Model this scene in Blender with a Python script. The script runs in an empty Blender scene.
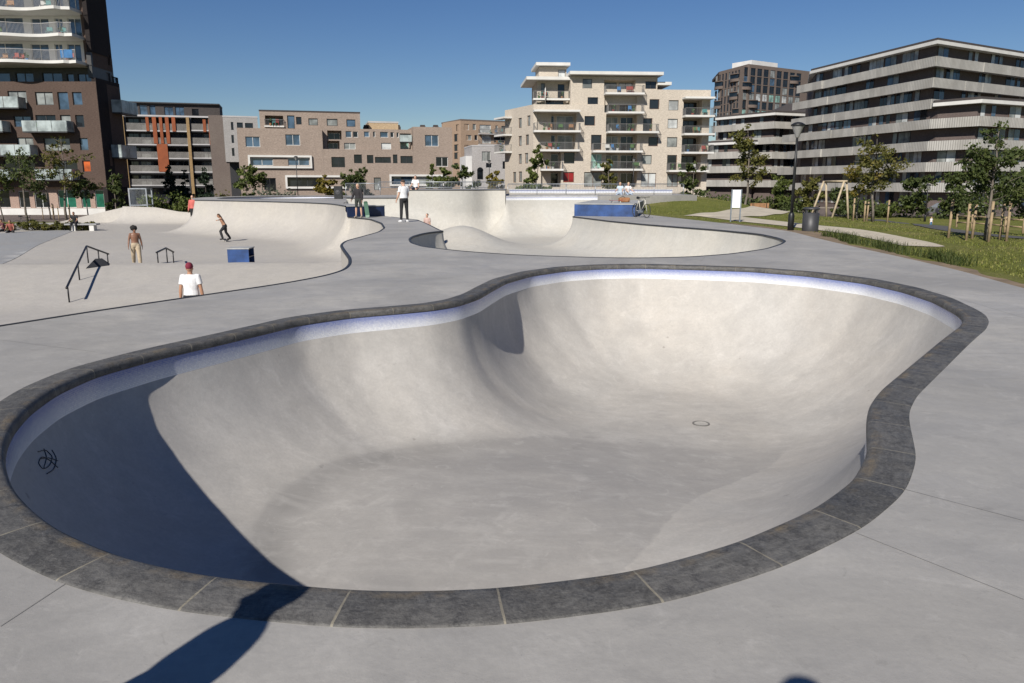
import bpy, bmesh, math, random
import numpy as np
from mathutils import Vector, Matrix
from mathutils.geometry import delaunay_2d_cdt

random.seed(7)
RNG = np.random.default_rng(11)
SC = bpy.context.scene
COL = SC.collection
R = math.radians

# ------------------------------------------------------------------ camera numbers
FPX = 760.0
PITCH = math.atan((341.5 - 184) / FPX)
CAMZ = 1.65
CP, SP = math.cos(PITCH), math.sin(PITCH)


def ray(px, py):
    u = (px - 512) / FPX
    v = (341.5 - py) / FPX
    return np.array([u, CP + v * SP, -SP + v * CP])


def on_z(px, py, z=0.0):
    d = ray(px, py)
    t = (z - CAMZ) / d[2]
    return (d[0] * t, d[1] * t)


def at(px, py, Y):
    d = ray(px, py)
    t = Y / d[1]
    return Vector((d[0] * t, Y, CAMZ + d[2] * t))


# ------------------------------------------------------------------ object helpers
def link(name, me, parent=None, mats=None, world=False):
    o = bpy.data.objects.new(name, me)
    COL.objects.link(o)
    if parent is not None:
        o.parent = parent
        if world:           # vertices are in world space: undo the thing's own placement
            o.matrix_parent_inverse = (Matrix.Translation(parent.location) @ parent.rotation_euler.to_matrix().to_4x4()).inverted()
    if mats is not None and me is not None:
        for m in (mats if isinstance(mats, (list, tuple)) else [mats]):
            me.materials.append(m)
    return o


def mesh(name, verts, faces, mats=None, parent=None, smooth=False, midx=None, world=False):
    me = bpy.data.meshes.new(name)
    me.from_pydata([tuple(v) for v in verts], [], [tuple(f) for f in faces])
    if midx is not None:
        me.polygons.foreach_set('material_index', list(midx))
    if smooth:
        me.polygons.foreach_set('use_smooth', [True] * len(me.polygons))
    me.update()
    return link(name, me, parent, mats, world)


def tag(o, label=None, cat=None, group=None, kind=None):
    if label:
        o['label'] = label
    if cat:
        o['category'] = cat
    if group:
        o['group'] = group
    if kind:
        o['kind'] = kind
    return o


def thing(name, label, cat, loc=(0, 0, 0), rz=0.0, group=None):
    o = bpy.data.objects.new(name, None)
    COL.objects.link(o)
    o.empty_display_size = 0.2
    o.location = loc
    o.rotation_euler = (0, 0, rz)
    return tag(o, label, cat, group)


class MB:
    """collects shapes and links them as one mesh object"""

    def __init__(self):
        self.v, self.f, self.m, self.cur = [], [], [], 0

    def add(self, vs, fs):
        b = len(self.v)
        self.v.extend([tuple(p) for p in vs])
        for f in fs:
            self.f.append(tuple(i + b for i in f))
            self.m.append(self.cur)

    def box(self, x0, x1, y0, y1, z0, z1):
        vs = [(x0, y0, z0), (x1, y0, z0), (x1, y1, z0), (x0, y1, z0), (x0, y0, z1), (x1, y0, z1), (x1, y1, z1), (x0, y1, z1)]
        self.add(vs, [(0, 3, 2, 1), (4, 5, 6, 7), (0, 1, 5, 4), (1, 2, 6, 5), (2, 3, 7, 6), (3, 0, 4, 7)])
        return self

    def tube(self, pts, r, n=8, caps=True):
        pts = [Vector(p) for p in pts]
        rs = r if isinstance(r, (list, tuple)) else [r] * len(pts)
        rings = []
        prev = None
        for i, p in enumerate(pts):
            if i == 0:
                t = pts[1] - pts[0]
            elif i == len(pts) - 1:
                t = pts[-1] - pts[-2]
            else:
                t = (pts[i + 1] - p).normalized() + (p - pts[i - 1]).normalized()
            t.normalize()
            if prev is None:
                a = t.orthogonal().normalized()
            else:
                a = prev - t * prev.dot(t)
                if a.length < 1e-6:
                    a = t.orthogonal()
                a.normalize()
            prev = a
            b = t.cross(a)
            rings.append([p + (a * math.cos(2 * math.pi * k / n) + b * math.sin(2 * math.pi * k / n)) * rs[i] for k in range(n)])
        vs = [q for rg in rings for q in rg]
        fs = []
        for i in range(len(pts) - 1):
            for k in range(n):
                fs.append((i * n + k, i * n + (k + 1) % n, (i + 1) * n + (k + 1) % n, (i + 1) * n + k))
        if caps:
            fs.append(tuple(reversed(range(n))))
            fs.append(tuple(range((len(pts) - 1) * n, len(pts) * n)))
        self.add(vs, fs)
        return self

    def prism(self, pts, z0, z1):
        """closed plan polygon (counter-clockwise) extruded in z"""
        n = len(pts)
        vs = [(p[0], p[1], z0) for p in pts] + [(p[0], p[1], z1) for p in pts]
        fs = [tuple(reversed(range(n))), tuple(range(n, 2 * n))]
        for i in range(n):
            j = (i + 1) % n
            fs.append((i, j, n + j, n + i))
        self.add(vs, fs)
        return self

    def lathe(self, prof, c=(0, 0, 0), n=16):
        vs, fs = [], []
        for (r, z) in prof:
            for k in range(n):
                a = 2 * math.pi * k / n
                vs.append((c[0] + r * math.cos(a), c[1] + r * math.sin(a), c[2] + z))
        for i in range(len(prof) - 1):
            for k in range(n):
                fs.append((i * n + k, i * n + (k + 1) % n, (i + 1) * n + (k + 1) % n, (i + 1) * n + k))
        fs.append(tuple(reversed(range(n))))
        fs.append(tuple(range((len(prof) - 1) * n, len(prof) * n)))
        self.add(vs, fs)
        return self

    def build(self, name, mats, parent=None, smooth=False, world=False):
        return mesh(name, self.v, self.f, mats, parent, smooth, self.m, world)


def bevel(o, w=0.01, seg=2):
    bm = bmesh.new()
    bm.from_mesh(o.data)
    bmesh.ops.remove_doubles(bm, verts=bm.verts, dist=1e-5)
    bmesh.ops.bevel(bm, geom=[e for e in bm.edges if len(e.link_faces) == 2 and e.calc_face_angle(0) > 0.5], offset=w, segments=seg, affect='EDGES', profile=0.5)
    bm.to_mesh(o.data)
    bm.free()
    return o


# ------------------------------------------------------------------ materials
def new_mat(name):
    m = bpy.data.materials.new(name)
    m.use_nodes = True
    nt = m.node_tree
    b = nt.nodes['Principled BSDF']
    return m, nt, b


class NT:
    def __init__(self, nt):
        self.nt = nt
        self.n = nt.nodes
        self.co = self.n.new('ShaderNodeTexCoord').outputs['Object']

    def set(self, sock, v):
        if hasattr(v, 'is_linked'):
            self.nt.links.new(v, sock)
        else:
            if isinstance(v, (tuple, list)) and len(v) == 3 and sock.type == 'RGBA':
                v = (*v, 1)
            sock.default_value = v

    def math(self, op, a, b=0.0, c=0.0, clamp=False):
        n = self.n.new('ShaderNodeMath')
        n.operation = op
        n.use_clamp = clamp
        for i, v in enumerate((a, b, c)):
            self.set(n.inputs[i], v)
        return n.outputs[0]

    def mix(self, f, a, b, mode='MIX'):
        n = self.n.new('ShaderNodeMix')
        n.data_type = 'RGBA'
        n.blend_type = mode
        n.clamp_factor = True
        self.set(n.inputs[0], f)
        self.set(n.inputs[6], a)
        self.set(n.inputs[7], b)
        return n.outputs[2]

    def noise(self, scale, detail=4, rough=0.55, vec=None, dist=0.0):
        n = self.n.new('ShaderNodeTexNoise')
        self.set(n.inputs['Scale'], scale)
        n.inputs['Detail'].default_value = detail
        n.inputs['Roughness'].default_value = rough
        n.inputs['Distortion'].default_value = dist
        self.nt.links.new(vec if vec is not None else self.co, n.inputs['Vector'])
        return n.outputs['Fac']

    def ramp(self, f, lo, hi, a=0.0, b=1.0):
        n = self.n.new('ShaderNodeMapRange')
        n.inputs['From Min'].default_value = lo
        n.inputs['From Max'].default_value = hi
        n.inputs['To Min'].default_value = a
        n.inputs['To Max'].default_value = b
        n.clamp = True
        self.set(n.inputs['Value'], f)
        return n.outputs[0]

    def scale(self, vec, s):
        n = self.n.new('ShaderNodeMapping')
        n.inputs['Scale'].default_value = s
        self.nt.links.new(vec, n.inputs['Vector'])
        return n.outputs[0]

    def sep(self, vec):
        n = self.n.new('ShaderNodeSeparateXYZ')
        self.nt.links.new(vec, n.inputs[0])
        return n.outputs

    def attr(self, name):
        n = self.n.new('ShaderNodeAttribute')
        n.attribute_name = name
        return n

    def bump(self, h, strength, dist, bsdf):
        n = self.n.new('ShaderNodeBump')
        n.inputs['Strength'].default_value = strength
        n.inputs['Distance'].default_value = dist
        self.nt.links.new(h, n.inputs['Height'])
        self.nt.links.new(n.outputs[0], bsdf.inputs['Normal'])


def simple(name, col, rough=0.6, metal=0.0, var=0.12, scale=3.0, bumps=0.0, spec=0.5):
    m, nt, b = new_mat(name)
    N = NT(nt)
    f = N.noise(scale, 5, 0.6)
    c2 = tuple(max(0, c * (1 - var * 2)) for c in col)
    c3 = tuple(min(1, c * (1 + var)) for c in col)
    N.set(b.inputs['Base Color'], N.mix(N.ramp(f, 0.3, 0.7), c2, c3))
    b.inputs['Roughness'].default_value = rough
    b.inputs['Metallic'].default_value = metal
    b.inputs['Specular IOR Level'].default_value = spec
    if bumps:
        N.bump(N.noise(scale * 12, 3), bumps, 0.02, b)
    return m


def concrete(name, col, warm=None, blotch=0.16, patch=False, streak=False, deck=False, stain=(0.12, 0.11, 0.1)):
    """skatepark concrete: trowel clouds, fine grain, sparse dark spots and pale scuffs"""
    m, nt, b = new_mat(name)
    N = NT(nt)
    warm = warm or tuple(c * k for c, k in zip(col, (1.05, 1.0, 0.93)))
    c = N.mix(N.ramp(N.noise(0.35, 5, 0.6, dist=0.6), 0.35, 0.68), col, warm)
    if patch:
        a = N.attr('patch').outputs['Fac']
        a = N.math('ADD', a, N.math('MULTIPLY', N.math('SUBTRACT', N.noise(2.2, 5, 0.65), 0.5), 0.5))
        pm = N.ramp(a, 0.42, 0.58)
        c = N.mix(N.math('MULTIPLY', pm, N.ramp(N.noise(0.9, 6, 0.65, dist=0.8), 0.35, 0.62, 0.9, 0.45)), c, tuple(x * k for x, k in zip(col, (0.70, 0.695, 0.70))))
        edge = N.attr('edge').outputs['Fac']
        c = N.mix(N.math('MULTIPLY', edge, N.ramp(N.noise(1.3, 5, 0.65), 0.34, 0.58, 0.3, 0.95)), c, tuple(x * 0.52 for x in col))
    cl = N.noise(1.1, 8, 0.62, dist=1.2)
    c = N.mix(N.ramp(cl, 0.3, 0.72, blotch, 0.0), c, tuple(x * 0.45 for x in col))
    sw = N.noise(1.0, 6, 0.6, vec=N.scale(N.co, (0.9, 3.5, 0.9)), dist=1.5)
    c = N.mix(N.ramp(sw, 0.52, 0.75, 0.0, 0.18), c, tuple(min(0.85, x * 1.28) for x in col))
    if streak:
        st = N.noise(1.6, 5, 0.6, vec=N.scale(N.co, (1.5, 1.5, 0.12)))
        c = N.mix(N.ramp(st, 0.55, 0.78, 0.0, 0.28), c, tuple(x * 0.6 for x in col))
        s2 = N.noise(2.3, 5, 0.6, vec=N.scale(N.co, (1.1, 1.1, 0.18)), dist=0.4)
        c = N.mix(N.ramp(s2, 0.56, 0.74, 0.0, 0.35), c, tuple(min(0.9, x * 1.22) for x in col))
    if deck:
        big = N.noise(0.28, 7, 0.7, dist=0.8)
        c = N.mix(N.ramp(big, 0.38, 0.62, 0.6, 0.0), c, tuple(x * 0.52 for x in col))
        st = N.noise(0.9, 7, 0.72, vec=N.scale(N.co, (1.0, 2.2, 1.0)), dist=2.5)
        c = N.mix(N.ramp(st, 0.54, 0.66, 0.0, 0.42), c, tuple(x * 0.55 for x in col))
        c = N.mix(N.ramp(N.noise(2.6, 6, 0.7), 0.62, 0.74, 0, 0.45), c, (0.17, 0.155, 0.14))
        c = N.mix(N.ramp(N.noise(8.0, 5, 0.7, dist=0.8), 0.62, 0.72, 0, 0.35), c, (0.16, 0.15, 0.135))
    mid = N.noise(6.5, 6, 0.72, dist=0.6)
    c = N.mix(N.ramp(mid, 0.36, 0.6, 0.22, 0.0), c, tuple(x * 0.6 for x in col))
    c = N.mix(N.ramp(N.noise(3.3, 7, 0.75, dist=1.0), 0.56, 0.7, 0.0, 0.3), c, tuple(min(0.85, x * 1.3) for x in col))
    pit = N.noise(70.0, 2, 0.5)
    c = N.mix(N.ramp(pit, 0.70, 0.76, 0.0, 0.5), c, tuple(x * 0.4 for x in col))
    fine = N.noise(28.0, 4, 0.7)
    c = N.mix(N.ramp(fine, 0.35, 0.7, 0.26, 0.0), c, tuple(x * 0.55 for x in col))
    sp = N.noise(5.5, 2, 0.5)
    c = N.mix(N.ramp(sp, 0.735, 0.79, 0.0, 0.4), c, stain)
    ar = N.n.new('ShaderNodeTexWave')
    ar.wave_type = 'RINGS'
    ar.inputs['Scale'].default_value = 0.35
    ar.inputs['Distortion'].default_value = 14.0
    ar.inputs['Detail'].default_value = 4.0
    ar.inputs['Detail Scale'].default_value = 0.7
    nt.links.new(N.co, ar.inputs['Vector'])
    c = N.mix(N.math('MULTIPLY', N.ramp(ar.outputs['Fac'], 0.90, 1.0, 0.0, 0.15), N.ramp(N.noise(1.7, 4), 0.5, 0.65)), c, tuple(min(0.85, x * 1.25) for x in col))
    wv = N.noise(3.2, 6, 0.7, vec=N.scale(N.co, (1.0, 0.55, 1.0)), dist=2.0)
    c = N.mix(N.ramp(wv, 0.63, 0.72, 0.0, 0.22), c, tuple(x * 0.5 for x in col))
    N.set(b.inputs['Base Color'], c)
    N.set(b.inputs['Roughness'], N.ramp(cl, 0.3, 0.7, 0.5 if deck else 0.62, 0.7 if deck else 0.85))
    b.inputs['Specular IOR Level'].default_value = 0.6 if deck else 0.35
    N.bump(N.math('ADD', fine, N.math('MULTIPLY', cl, 1.6)), 0.12, 0.012, b)
    return m


M = {}
M['deck'] = concrete('deck_concrete', (0.415, 0.398, 0.37), warm=(0.45, 0.425, 0.378), blotch=0.30, deck=True)
M['bowl'] = concrete('bowl_concrete', (0.46, 0.44, 0.408), warm=(0.485, 0.45, 0.40), blotch=0.36, patch=True, streak=True)
M['bowl_far'] = concrete('far_bowl_concrete', (0.475, 0.46, 0.42), warm=(0.50, 0.47, 0.41), blotch=0.14, streak=True)
M['plaza'] = concrete('plaza_concrete', (0.42, 0.395, 0.36), warm=(0.45, 0.42, 0.37), blotch=0.16)
M['slab_grey'] = concrete('grey_slab_concrete', (0.30, 0.305, 0.31), blotch=0.2)
M['joint'] = simple('sawn_joint', (0.24, 0.228, 0.21), 0.9)  # plain darker tone of the sawn deck joints
M['steel_edge'] = simple('steel_edge', (0.05, 0.052, 0.056), 0.5, 0.4)


def coping_mat():
    m, nt, b = new_mat('coping_stone')
    N = NT(nt)
    uv = N.n.new('ShaderNodeUVMap')
    uv.uv_map = 'uv'
    s = N.sep(uv.outputs[0])
    u, v = s[0], s[1]
    k = N.math('DIVIDE', N.math('ADD', u, 0.27), 0.60)
    cell = N.math('FLOOR', k)
    fr = N.math('FRACT', k)
    wn = N.n.new('ShaderNodeTexWhiteNoise')
    wn.noise_dimensions = '1D'
    nt.links.new(cell, wn.inputs['W'])
    base = N.mix(wn.outputs['Value'], (0.052, 0.050, 0.047), (0.115, 0.110, 0.103))
    base = N.mix(N.ramp(N.noise(4.0, 6, 0.65, dist=0.8), 0.4, 0.7, 0, 0.8), base, (0.13, 0.125, 0.115))
    base = N.mix(N.ramp(N.noise(11.0, 6, 0.75, dist=0.7), 0.46, 0.66, 0, 0.75), base, (0.022, 0.021, 0.021))
    base = N.mix(N.ramp(N.noise(60.0, 3, 0.7), 0.45, 0.75, 0, 0.5), base, (0.17, 0.165, 0.155))
    # drag marks along the stone
    uvs = N.noise(1.0, 6, 0.7, vec=N.scale(uv.outputs[0], (6.0, 28.0, 1.0)), dist=1.0)
    base = N.mix(N.ramp(uvs, 0.40, 0.6, 0.35, 0.0), base, (0.030, 0.029, 0.028))
    base = N.mix(N.ramp(uvs, 0.58, 0.76, 0.0, 0.4), base, (0.17, 0.163, 0.15))
    # worn grind line along the lip with brown wax
    lip = N.ramp(N.math('ABSOLUTE', N.math('SUBTRACT', v, 0.33)), 0.0, 0.05, 1.0, 0.0)
    wx = N.noise(3.0, 5, 0.65)
    base = N.mix(N.math('MULTIPLY', lip, N.math('MULTIPLY', N.ramp(wx, 0.45, 0.6, 0, 0.65), N.ramp(uvs, 0.4, 0.55, 0.3, 1.0))), base, (0.19, 0.14, 0.075))
    outer = N.ramp(v, 0.0, 0.03, 0.6, 0.0)
    base = N.mix(N.math('MULTIPLY', outer, N.ramp(wx, 0.4, 0.6)), base, (0.24, 0.21, 0.16))
    w = N.math('ADD', 0.004, N.math('MULTIPLY', N.noise(9.0, 3), 0.008))
    edge = N.math('MINIMUM', fr, N.math('SUBTRACT', 1.0, fr))
    j = N.math('LESS_THAN', edge, w)
    base = N.mix(j, base, N.mix(N.noise(20, 3), (0.26, 0.235, 0.18), (0.10, 0.09, 0.075)))
    N.set(b.inputs['Base Color'], base)
    N.set(b.inputs['Roughness'], N.ramp(N.noise(6.0, 4), 0.3, 0.7, 0.5, 0.8))
    N.bump(N.math('SUBTRACT', N.math('ADD', N.noise(45.0, 4, 0.7), N.noise(11.0, 6, 0.75, dist=0.7)), N.math('MULTIPLY', j, 1.5)), 0.6, 0.008, b)
    return m


def tile_mat():
    m, nt, b = new_mat('mosaic_tile')
    N = NT(nt)
    uv = N.n.new('ShaderNodeUVMap')
    uv.uv_map = 'uv'
    s = N.sep(uv.outputs[0])
    T = 0.0165
    ku, kv = N.math('DIVIDE', s[0], T), N.math('DIVIDE', s[1], T)
    cu, cv = N.math('FLOOR', ku), N.math('FLOOR', kv)
    comb = N.n.new('ShaderNodeCombineXYZ')
    nt.links.new(cu, comb.inputs[0])
    nt.links.new(cv, comb.inputs[1])
    wn = N.n.new('ShaderNodeTexWhiteNoise')
    wn.noise_dimensions = '2D'
    nt.links.new(comb.outputs[0], wn.inputs['Vector'])
    even = N.math('FRACT', N.math('ADD', N.math('MULTIPLY', cu, 0.7548777), N.math('MULTIPLY', cv, 0.5698403)))
    thr = N.math('ADD', N.math('MULTIPLY', even, 0.2), N.math('MULTIPLY', wn.outputs['Value'], 0.8))
    p = N.math('POWER', N.ramp(cv, 0.0, 11.5, 1.1, 0.0), 1.3)
    blue = N.math('ADD', p, N.math('MULTIPLY', N.math('SUBTRACT', thr, 0.5), 0.3), 0.0, True)
    colr = N.mix(wn.outputs['Value'], (0.12, 0.165, 0.40), (0.145, 0.19, 0.43))
    c = N.mix(blue, (0.74, 0.75, 0.76), colr)
    fu, fv = N.math('FRACT', ku), N.math('FRACT', kv)
    eu = N.math('MINIMUM', fu, N.math('SUBTRACT', 1.0, fu))
    ev = N.math('MINIMUM', fv, N.math('SUBTRACT', 1.0, fv))
    g = N.math('LESS_THAN', N.math('MINIMUM', eu, ev), 0.06)
    c = N.mix(g, c, (0.42, 0.41, 0.40))
    N.set(b.inputs['Base Color'], c)
    N.set(b.inputs['Roughness'], N.mix(g, (0.22, 0.22, 0.22), (0.8, 0.8, 0.8)))
    return m


M['coping'] = coping_mat()
M['tile'] = tile_mat()


def grass_mat(name, a, b_, dry, s=1.0):
    m, nt, b = new_mat(name)
    N = NT(nt)
    c = N.mix(N.ramp(N.noise(0.5 * s, 6, 0.65), 0.35, 0.65), a, b_)
    c = N.mix(N.ramp(N.noise(0.22 * s, 7, 0.7, dist=0.5), 0.5, 0.68, 0, 0.85), c, dry)
    c = N.mix(N.ramp(N.noise(9.0, 4, 0.7), 0.4, 0.7, 0.5, 0), c, tuple(x * 0.4 for x in a))
    N.set(b.inputs['Base Color'], c)
    b.inputs['Roughness'].default_value = 0.9
    b.inputs['Specular IOR Level'].default_value = 0.15
    N.bump(N.noise(16.0, 5, 0.75), 0.8, 0.06, b)
    return m


M['lawn'] = grass_mat('lawn_grass', (0.14, 0.155, 0.032), (0.185, 0.19, 0.045), (0.28, 0.235, 0.10))
M['sand_path'] = simple('shell_path', (0.47, 0.415, 0.32), 0.95, 0, 0.1, 1.5, 0.3)
M['earth'] = simple('bare_earth', (0.20, 0.145, 0.09), 0.95, 0, 0.2, 2.0, 0.4)
M['asphalt'] = simple('street_asphalt', (0.075, 0.073, 0.07), 0.9, 0, 0.15, 0.6)


# ------------------------------------------------------------------ plane geometry
def resample(pts, step, closed):
    P = np.array(pts, float)
    if closed:
        P = np.vstack([P, P[:1]])
    seg = np.linalg.norm(np.diff(P[:, :2], axis=0), axis=1)
    s = np.concatenate([[0], np.cumsum(seg)])
    n = max(3, int(round(s[-1] / step)))
    q = np.linspace(0, s[-1], n + 1)
    out = np.stack([np.interp(q, s, P[:, k]) for k in range(P.shape[1])], 1)
    return out[:-1] if closed else out


def smooth_poly(pts, step=0.06, sigma=0.3, closed=True):
    P = resample(pts, step, closed)
    w = max(1, int(3 * sigma / step))
    k = np.exp(-0.5 * (np.arange(-w, w + 1) * step / sigma) ** 2)
    k /= k.sum()
    out = np.zeros_like(P)
    n = len(P)
    if closed:
        for a, i in zip(k, range(-w, w + 1)):
            out += a * np.roll(P, -i, axis=0)
    else:
        Q = np.vstack([2 * P[0] - P[1:w + 1][::-1], P, 2 * P[-1] - P[-w - 1:-1][::-1]])
        for a, i in zip(k, range(0, 2 * w + 1)):
            out += a * Q[i:i + n]
    return resample(out, step, closed)


def inside(P, poly):
    x, y = P[:, 0], P[:, 1]
    r = np.zeros(len(P), bool)
    n = len(poly)
    for i in range(n):
        x0, y0 = poly[i][:2]
        x1, y1 = poly[(i + 1) % n][:2]
        if y0 == y1:
            continue
        c = ((y0 > y) != (y1 > y)) & (x < (x1 - x0) * (y - y0) / (y1 - y0) + x0)
        r ^= c
    return r


def nearest(P, L, closed=False):
    """distance of points P (n,2) to polyline L (m,k), and L's extra columns at the foot"""
    P = np.asarray(P, float)[:, :2]
    A = L[:, :2]
    best = np.full(len(P), 1e9)
    idx = np.zeros(len(P), int)
    tt = np.zeros(len(P))
    n = len(A) if closed else len(A) - 1
    for i in range(n):
        a, b = A[i], A[(i + 1) % len(A)]
        d = b - a
        l2 = max(1e-12, float(d @ d))
        t = np.clip(((P - a) @ d) / l2, 0, 1)
        q = a + t[:, None] * d
        e = ((P - q) ** 2).sum(1)
        m = e < best
        best[m] = e[m]
        idx[m] = i
        tt[m] = t[m]
    ex = None
    if L.shape[1] > 2:
        j = (idx + 1) % len(A)
        ex = L[idx, 2:] * (1 - tt)[:, None] + L[j, 2:] * tt[:, None]
    return np.sqrt(best), ex


def triangulate(rings, extra=None, eps=1e-5):
    """triangles inside the even-odd region of closed rings, with extra inner points"""
    vs, es = [], []
    for rg in rings:
        b = len(vs)
        vs += [Vector((p[0], p[1])) for p in rg]
        es += [(b + i, b + (i + 1) % len(rg)) for i in range(len(rg))]
    if extra is not None:
        vs += [Vector((p[0], p[1])) for p in extra]
    V, E_, F, *_ = delaunay_2d_cdt(vs, es, [], 0, eps)
    V = np.array([(v.x, v.y) for v in V])
    F = np.array([f for f in F if len(f) == 3])
    c = V[F].mean(1)
    keep = np.zeros(len(F), bool)
    for rg in rings:
        keep ^= inside(c, rg)
    F = F[keep]
    a = V[F]
    area = (a[:, 1, 0] - a[:, 0, 0]) * (a[:, 2, 1] - a[:, 0, 1]) - (a[:, 1, 1] - a[:, 0, 1]) * (a[:, 2, 0] - a[:, 0, 0])
    F[area < 0] = F[area < 0][:, ::-1]
    return V, F


def offset(P, d, closed=True):
    """offset of a dense polyline to its left by d"""
    if closed:
        t = np.roll(P[:, :2], -1, 0) - np.roll(P[:, :2], 1, 0)
    else:
        t = np.gradient(P[:, :2], axis=0)
    t /= np.linalg.norm(t, axis=1)[:, None]
    n = np.stack([-t[:, 1], t[:, 0]], 1)
    return P[:, :2] + n * d


def sstep(x, a, b):
    t = np.clip((np.asarray(x, float) - a) / (b - a), 0, 1)
    return t * t * (3 - 2 * t)


def grid_pts(poly, step):
    P = np.array(poly)[:, :2]
    x = np.arange(P[:, 0].min(), P[:, 0].max(), step)
    y = np.arange(P[:, 1].min(), P[:, 1].max(), step)
    g = np.stack(np.meshgrid(x, y), -1).reshape(-1, 2)
    g[1::2, 0] += 0.0
    g += RNG.uniform(-0.12, 0.12, g.shape) * step
    return g[inside(g, P)]


def strip(name, path, prof, mat, parent, closed=True, unit=0.0):
    """sweep of a profile [(inward, dz)] along a dense path (x, y[, z]); UV = (arc length, profile length)"""
    path = np.asarray(path, float)
    n = len(path)
    z0 = path[:, 2] if path.shape[1] > 2 else np.zeros(n)
    d = np.linalg.norm(np.diff(np.vstack([path[:, :2], path[:1, :2]]), axis=0), axis=1)
    u = np.concatenate([[0], np.cumsum(d)])
    if unit:            # a whole number of blocks round the rim
        u = u * (round(u[-1] / unit) * unit / u[-1])
    vlen = [0.0]
    for a, b in zip(prof[:-1], prof[1:]):
        vlen.append(vlen[-1] + math.hypot(b[0] - a[0], b[1] - a[1]))
    rows = [offset(path, p[0], closed) for p in prof]
    m = len(prof)
    vs = []
    for i in range(n):
        for k in range(m):
            vs.append((rows[k][i, 0], rows[k][i, 1], z0[i] + prof[k][1]))
    fs, uvs = [], []
    cnt = n if closed else n - 1
    for i in range(cnt):
        j = (i + 1) % n
        for k in range(m - 1):
            fs.append((i * m + k, j * m + k, j * m + k + 1, i * m + k + 1))
            uvs += [(u[i], vlen[k]), (u[i + 1], vlen[k]), (u[i + 1], vlen[k + 1]), (u[i], vlen[k + 1])]
    o = mesh(name, vs, fs, mat, parent, True)
    lay = o.data.uv_layers.new(name='uv')
    lay.data.foreach_set('uv', [c for t in uvs for c in t])
    return o


def set_attr(o, name, vals):
    a = o.data.attributes.new(name, 'FLOAT', 'POINT')
    a.data.foreach_set('value', [float(v) for v in vals])


# ------------------------------------------------------------------ the near bowl
RIM_PX = [(417, 592), (498, 589), (573, 580), (632, 572.6), (700, 554), (739, 542.5), (812.5, 510.6), (854, 480.6), (869, 452), (867.6, 417), (869.5, 406), (880, 391), (920, 358), (938, 343), (951, 333), (959.5, 327), (964, 320), (962, 314), (955, 309), (932.5, 297.5), (902.5, 288), (865, 280), (809, 273), (752, 268.6), (696, 266.7), (640, 265.3), (599, 266), (566, 268), (532.6, 272.6), (506, 280), (491, 288), (479, 295), (459.5, 301.5), (433, 306), (400, 309), (350, 313), (300, 320), (280, 325), (224, 338), (157, 353), (95, 370), (56, 387), (28, 406.6), (11, 426), (3, 446), (3, 463), (11, 488), (28, 507), (56, 530), (118, 557), (168, 569), (224, 579), (300, 586), (351, 591)]
rim1 = smooth_poly([on_z(*p) for p in RIM_PX], 0.06, 0.13)      # counter-clockwise, left = inside
VERT = 0.27


def bowl1_fields(P):
    t = ((P[:, 0] + 0.8) * 3.8 + (P[:, 1] - 5.8) * 6.1) / (3.8 ** 2 + 6.1 ** 2)
    k = sstep(t, 0.1, 0.95)
    zf = -1.44 - 0.60 * k
    ax = 1.34 + 0.12 * k
    ax = ax * (1 + 0.16 * np.exp(-((P[:, 0] + 3.2) ** 2 + (P[:, 1] - 6.3) ** 2) / 2.0 ** 2))
    ax = ax * (1 - 0.42 * np.exp(-((P[:, 0] + 0.1) ** 2 + (P[:, 1] - 12.3) ** 2) / 2.2 ** 2))
    return zf, ax


def bowl_profile(d, zt, zf, ax, vert):
    rr = np.maximum(0.05, zt - zf - vert)
    a = rr * np.maximum(ax, 1.0)
    big = (a * a + rr * rr) / (2 * rr)          # true circle, not quite upright where it meets the tiles
    x = np.clip(a - d, 0, None)
    return zf + big - np.sqrt(np.maximum(0, big * big - x * x))


def bowl1_z(P):
    P = np.asarray(P, float).reshape(-1, 2)
    d, _ = nearest(P, rim1, True)
    zf, ax = bowl1_fields(P)
    return bowl_profile(d, 0.0, zf, ax, VERT)


def hit(px, py, zfun, t0=2.0, t1=120.0, n=4000):
    d = ray(px, py)
    ts = np.linspace(t0, t1, n)
    Q = np.outer(ts, d)
    z = zfun(Q[:, :2])
    below = (CAMZ + Q[:, 2]) < z
    i = int(np.argmax(below)) if below.any() else n - 1
    return Vector((Q[i, 0], Q[i, 1], float(z[i])))


def ring_points(rim, fields, vert, zt=0.0, nth=13, closed=True):
    pts = []
    for th in np.linspace(0, math.pi / 2, nth)[1:]:
        zf, ax = fields(rim[:, :2])
        dd = (zt - zf - vert) * ax * (1 - math.cos(th))
        t = np.roll(rim[:, :2], -1, 0) - np.roll(rim[:, :2], 1, 0) if closed else np.gradient(rim[:, :2], axis=0)
        t /= np.linalg.norm(t, axis=1)[:, None]
        q = rim[:, :2] + np.stack([-t[:, 1], t[:, 0]], 1) * dd[:, None]
        step = max(1, int(1 + 3 * th / 1.6))
        q, dd2 = q[::step], dd[::step]
        dist, _ = nearest(q, rim, closed)
        ok = dist > dd2 * 0.97 - 1e-4
        pts.append(q[ok])
    return np.vstack(pts)


b1 = thing('skate_bowl', 'deep peanut-shaped concrete pool bowl with dark stone coping and blue tile band', 'skate bowl', (0, 0, 0))
rp = ring_points(rim1, bowl1_fields, VERT, nth=19)
gp = grid_pts(rim1, 0.16)
gd, _ = nearest(gp, rim1, True)
gp = gp[gd > 0.35]
V, F = triangulate([rim1], np.vstack([rp[inside(rp, rim1)], gp]))
Z = bowl1_z(V)
basin = mesh('basin', np.column_stack([V, Z]), F, M['bowl'], b1, True)
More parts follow.
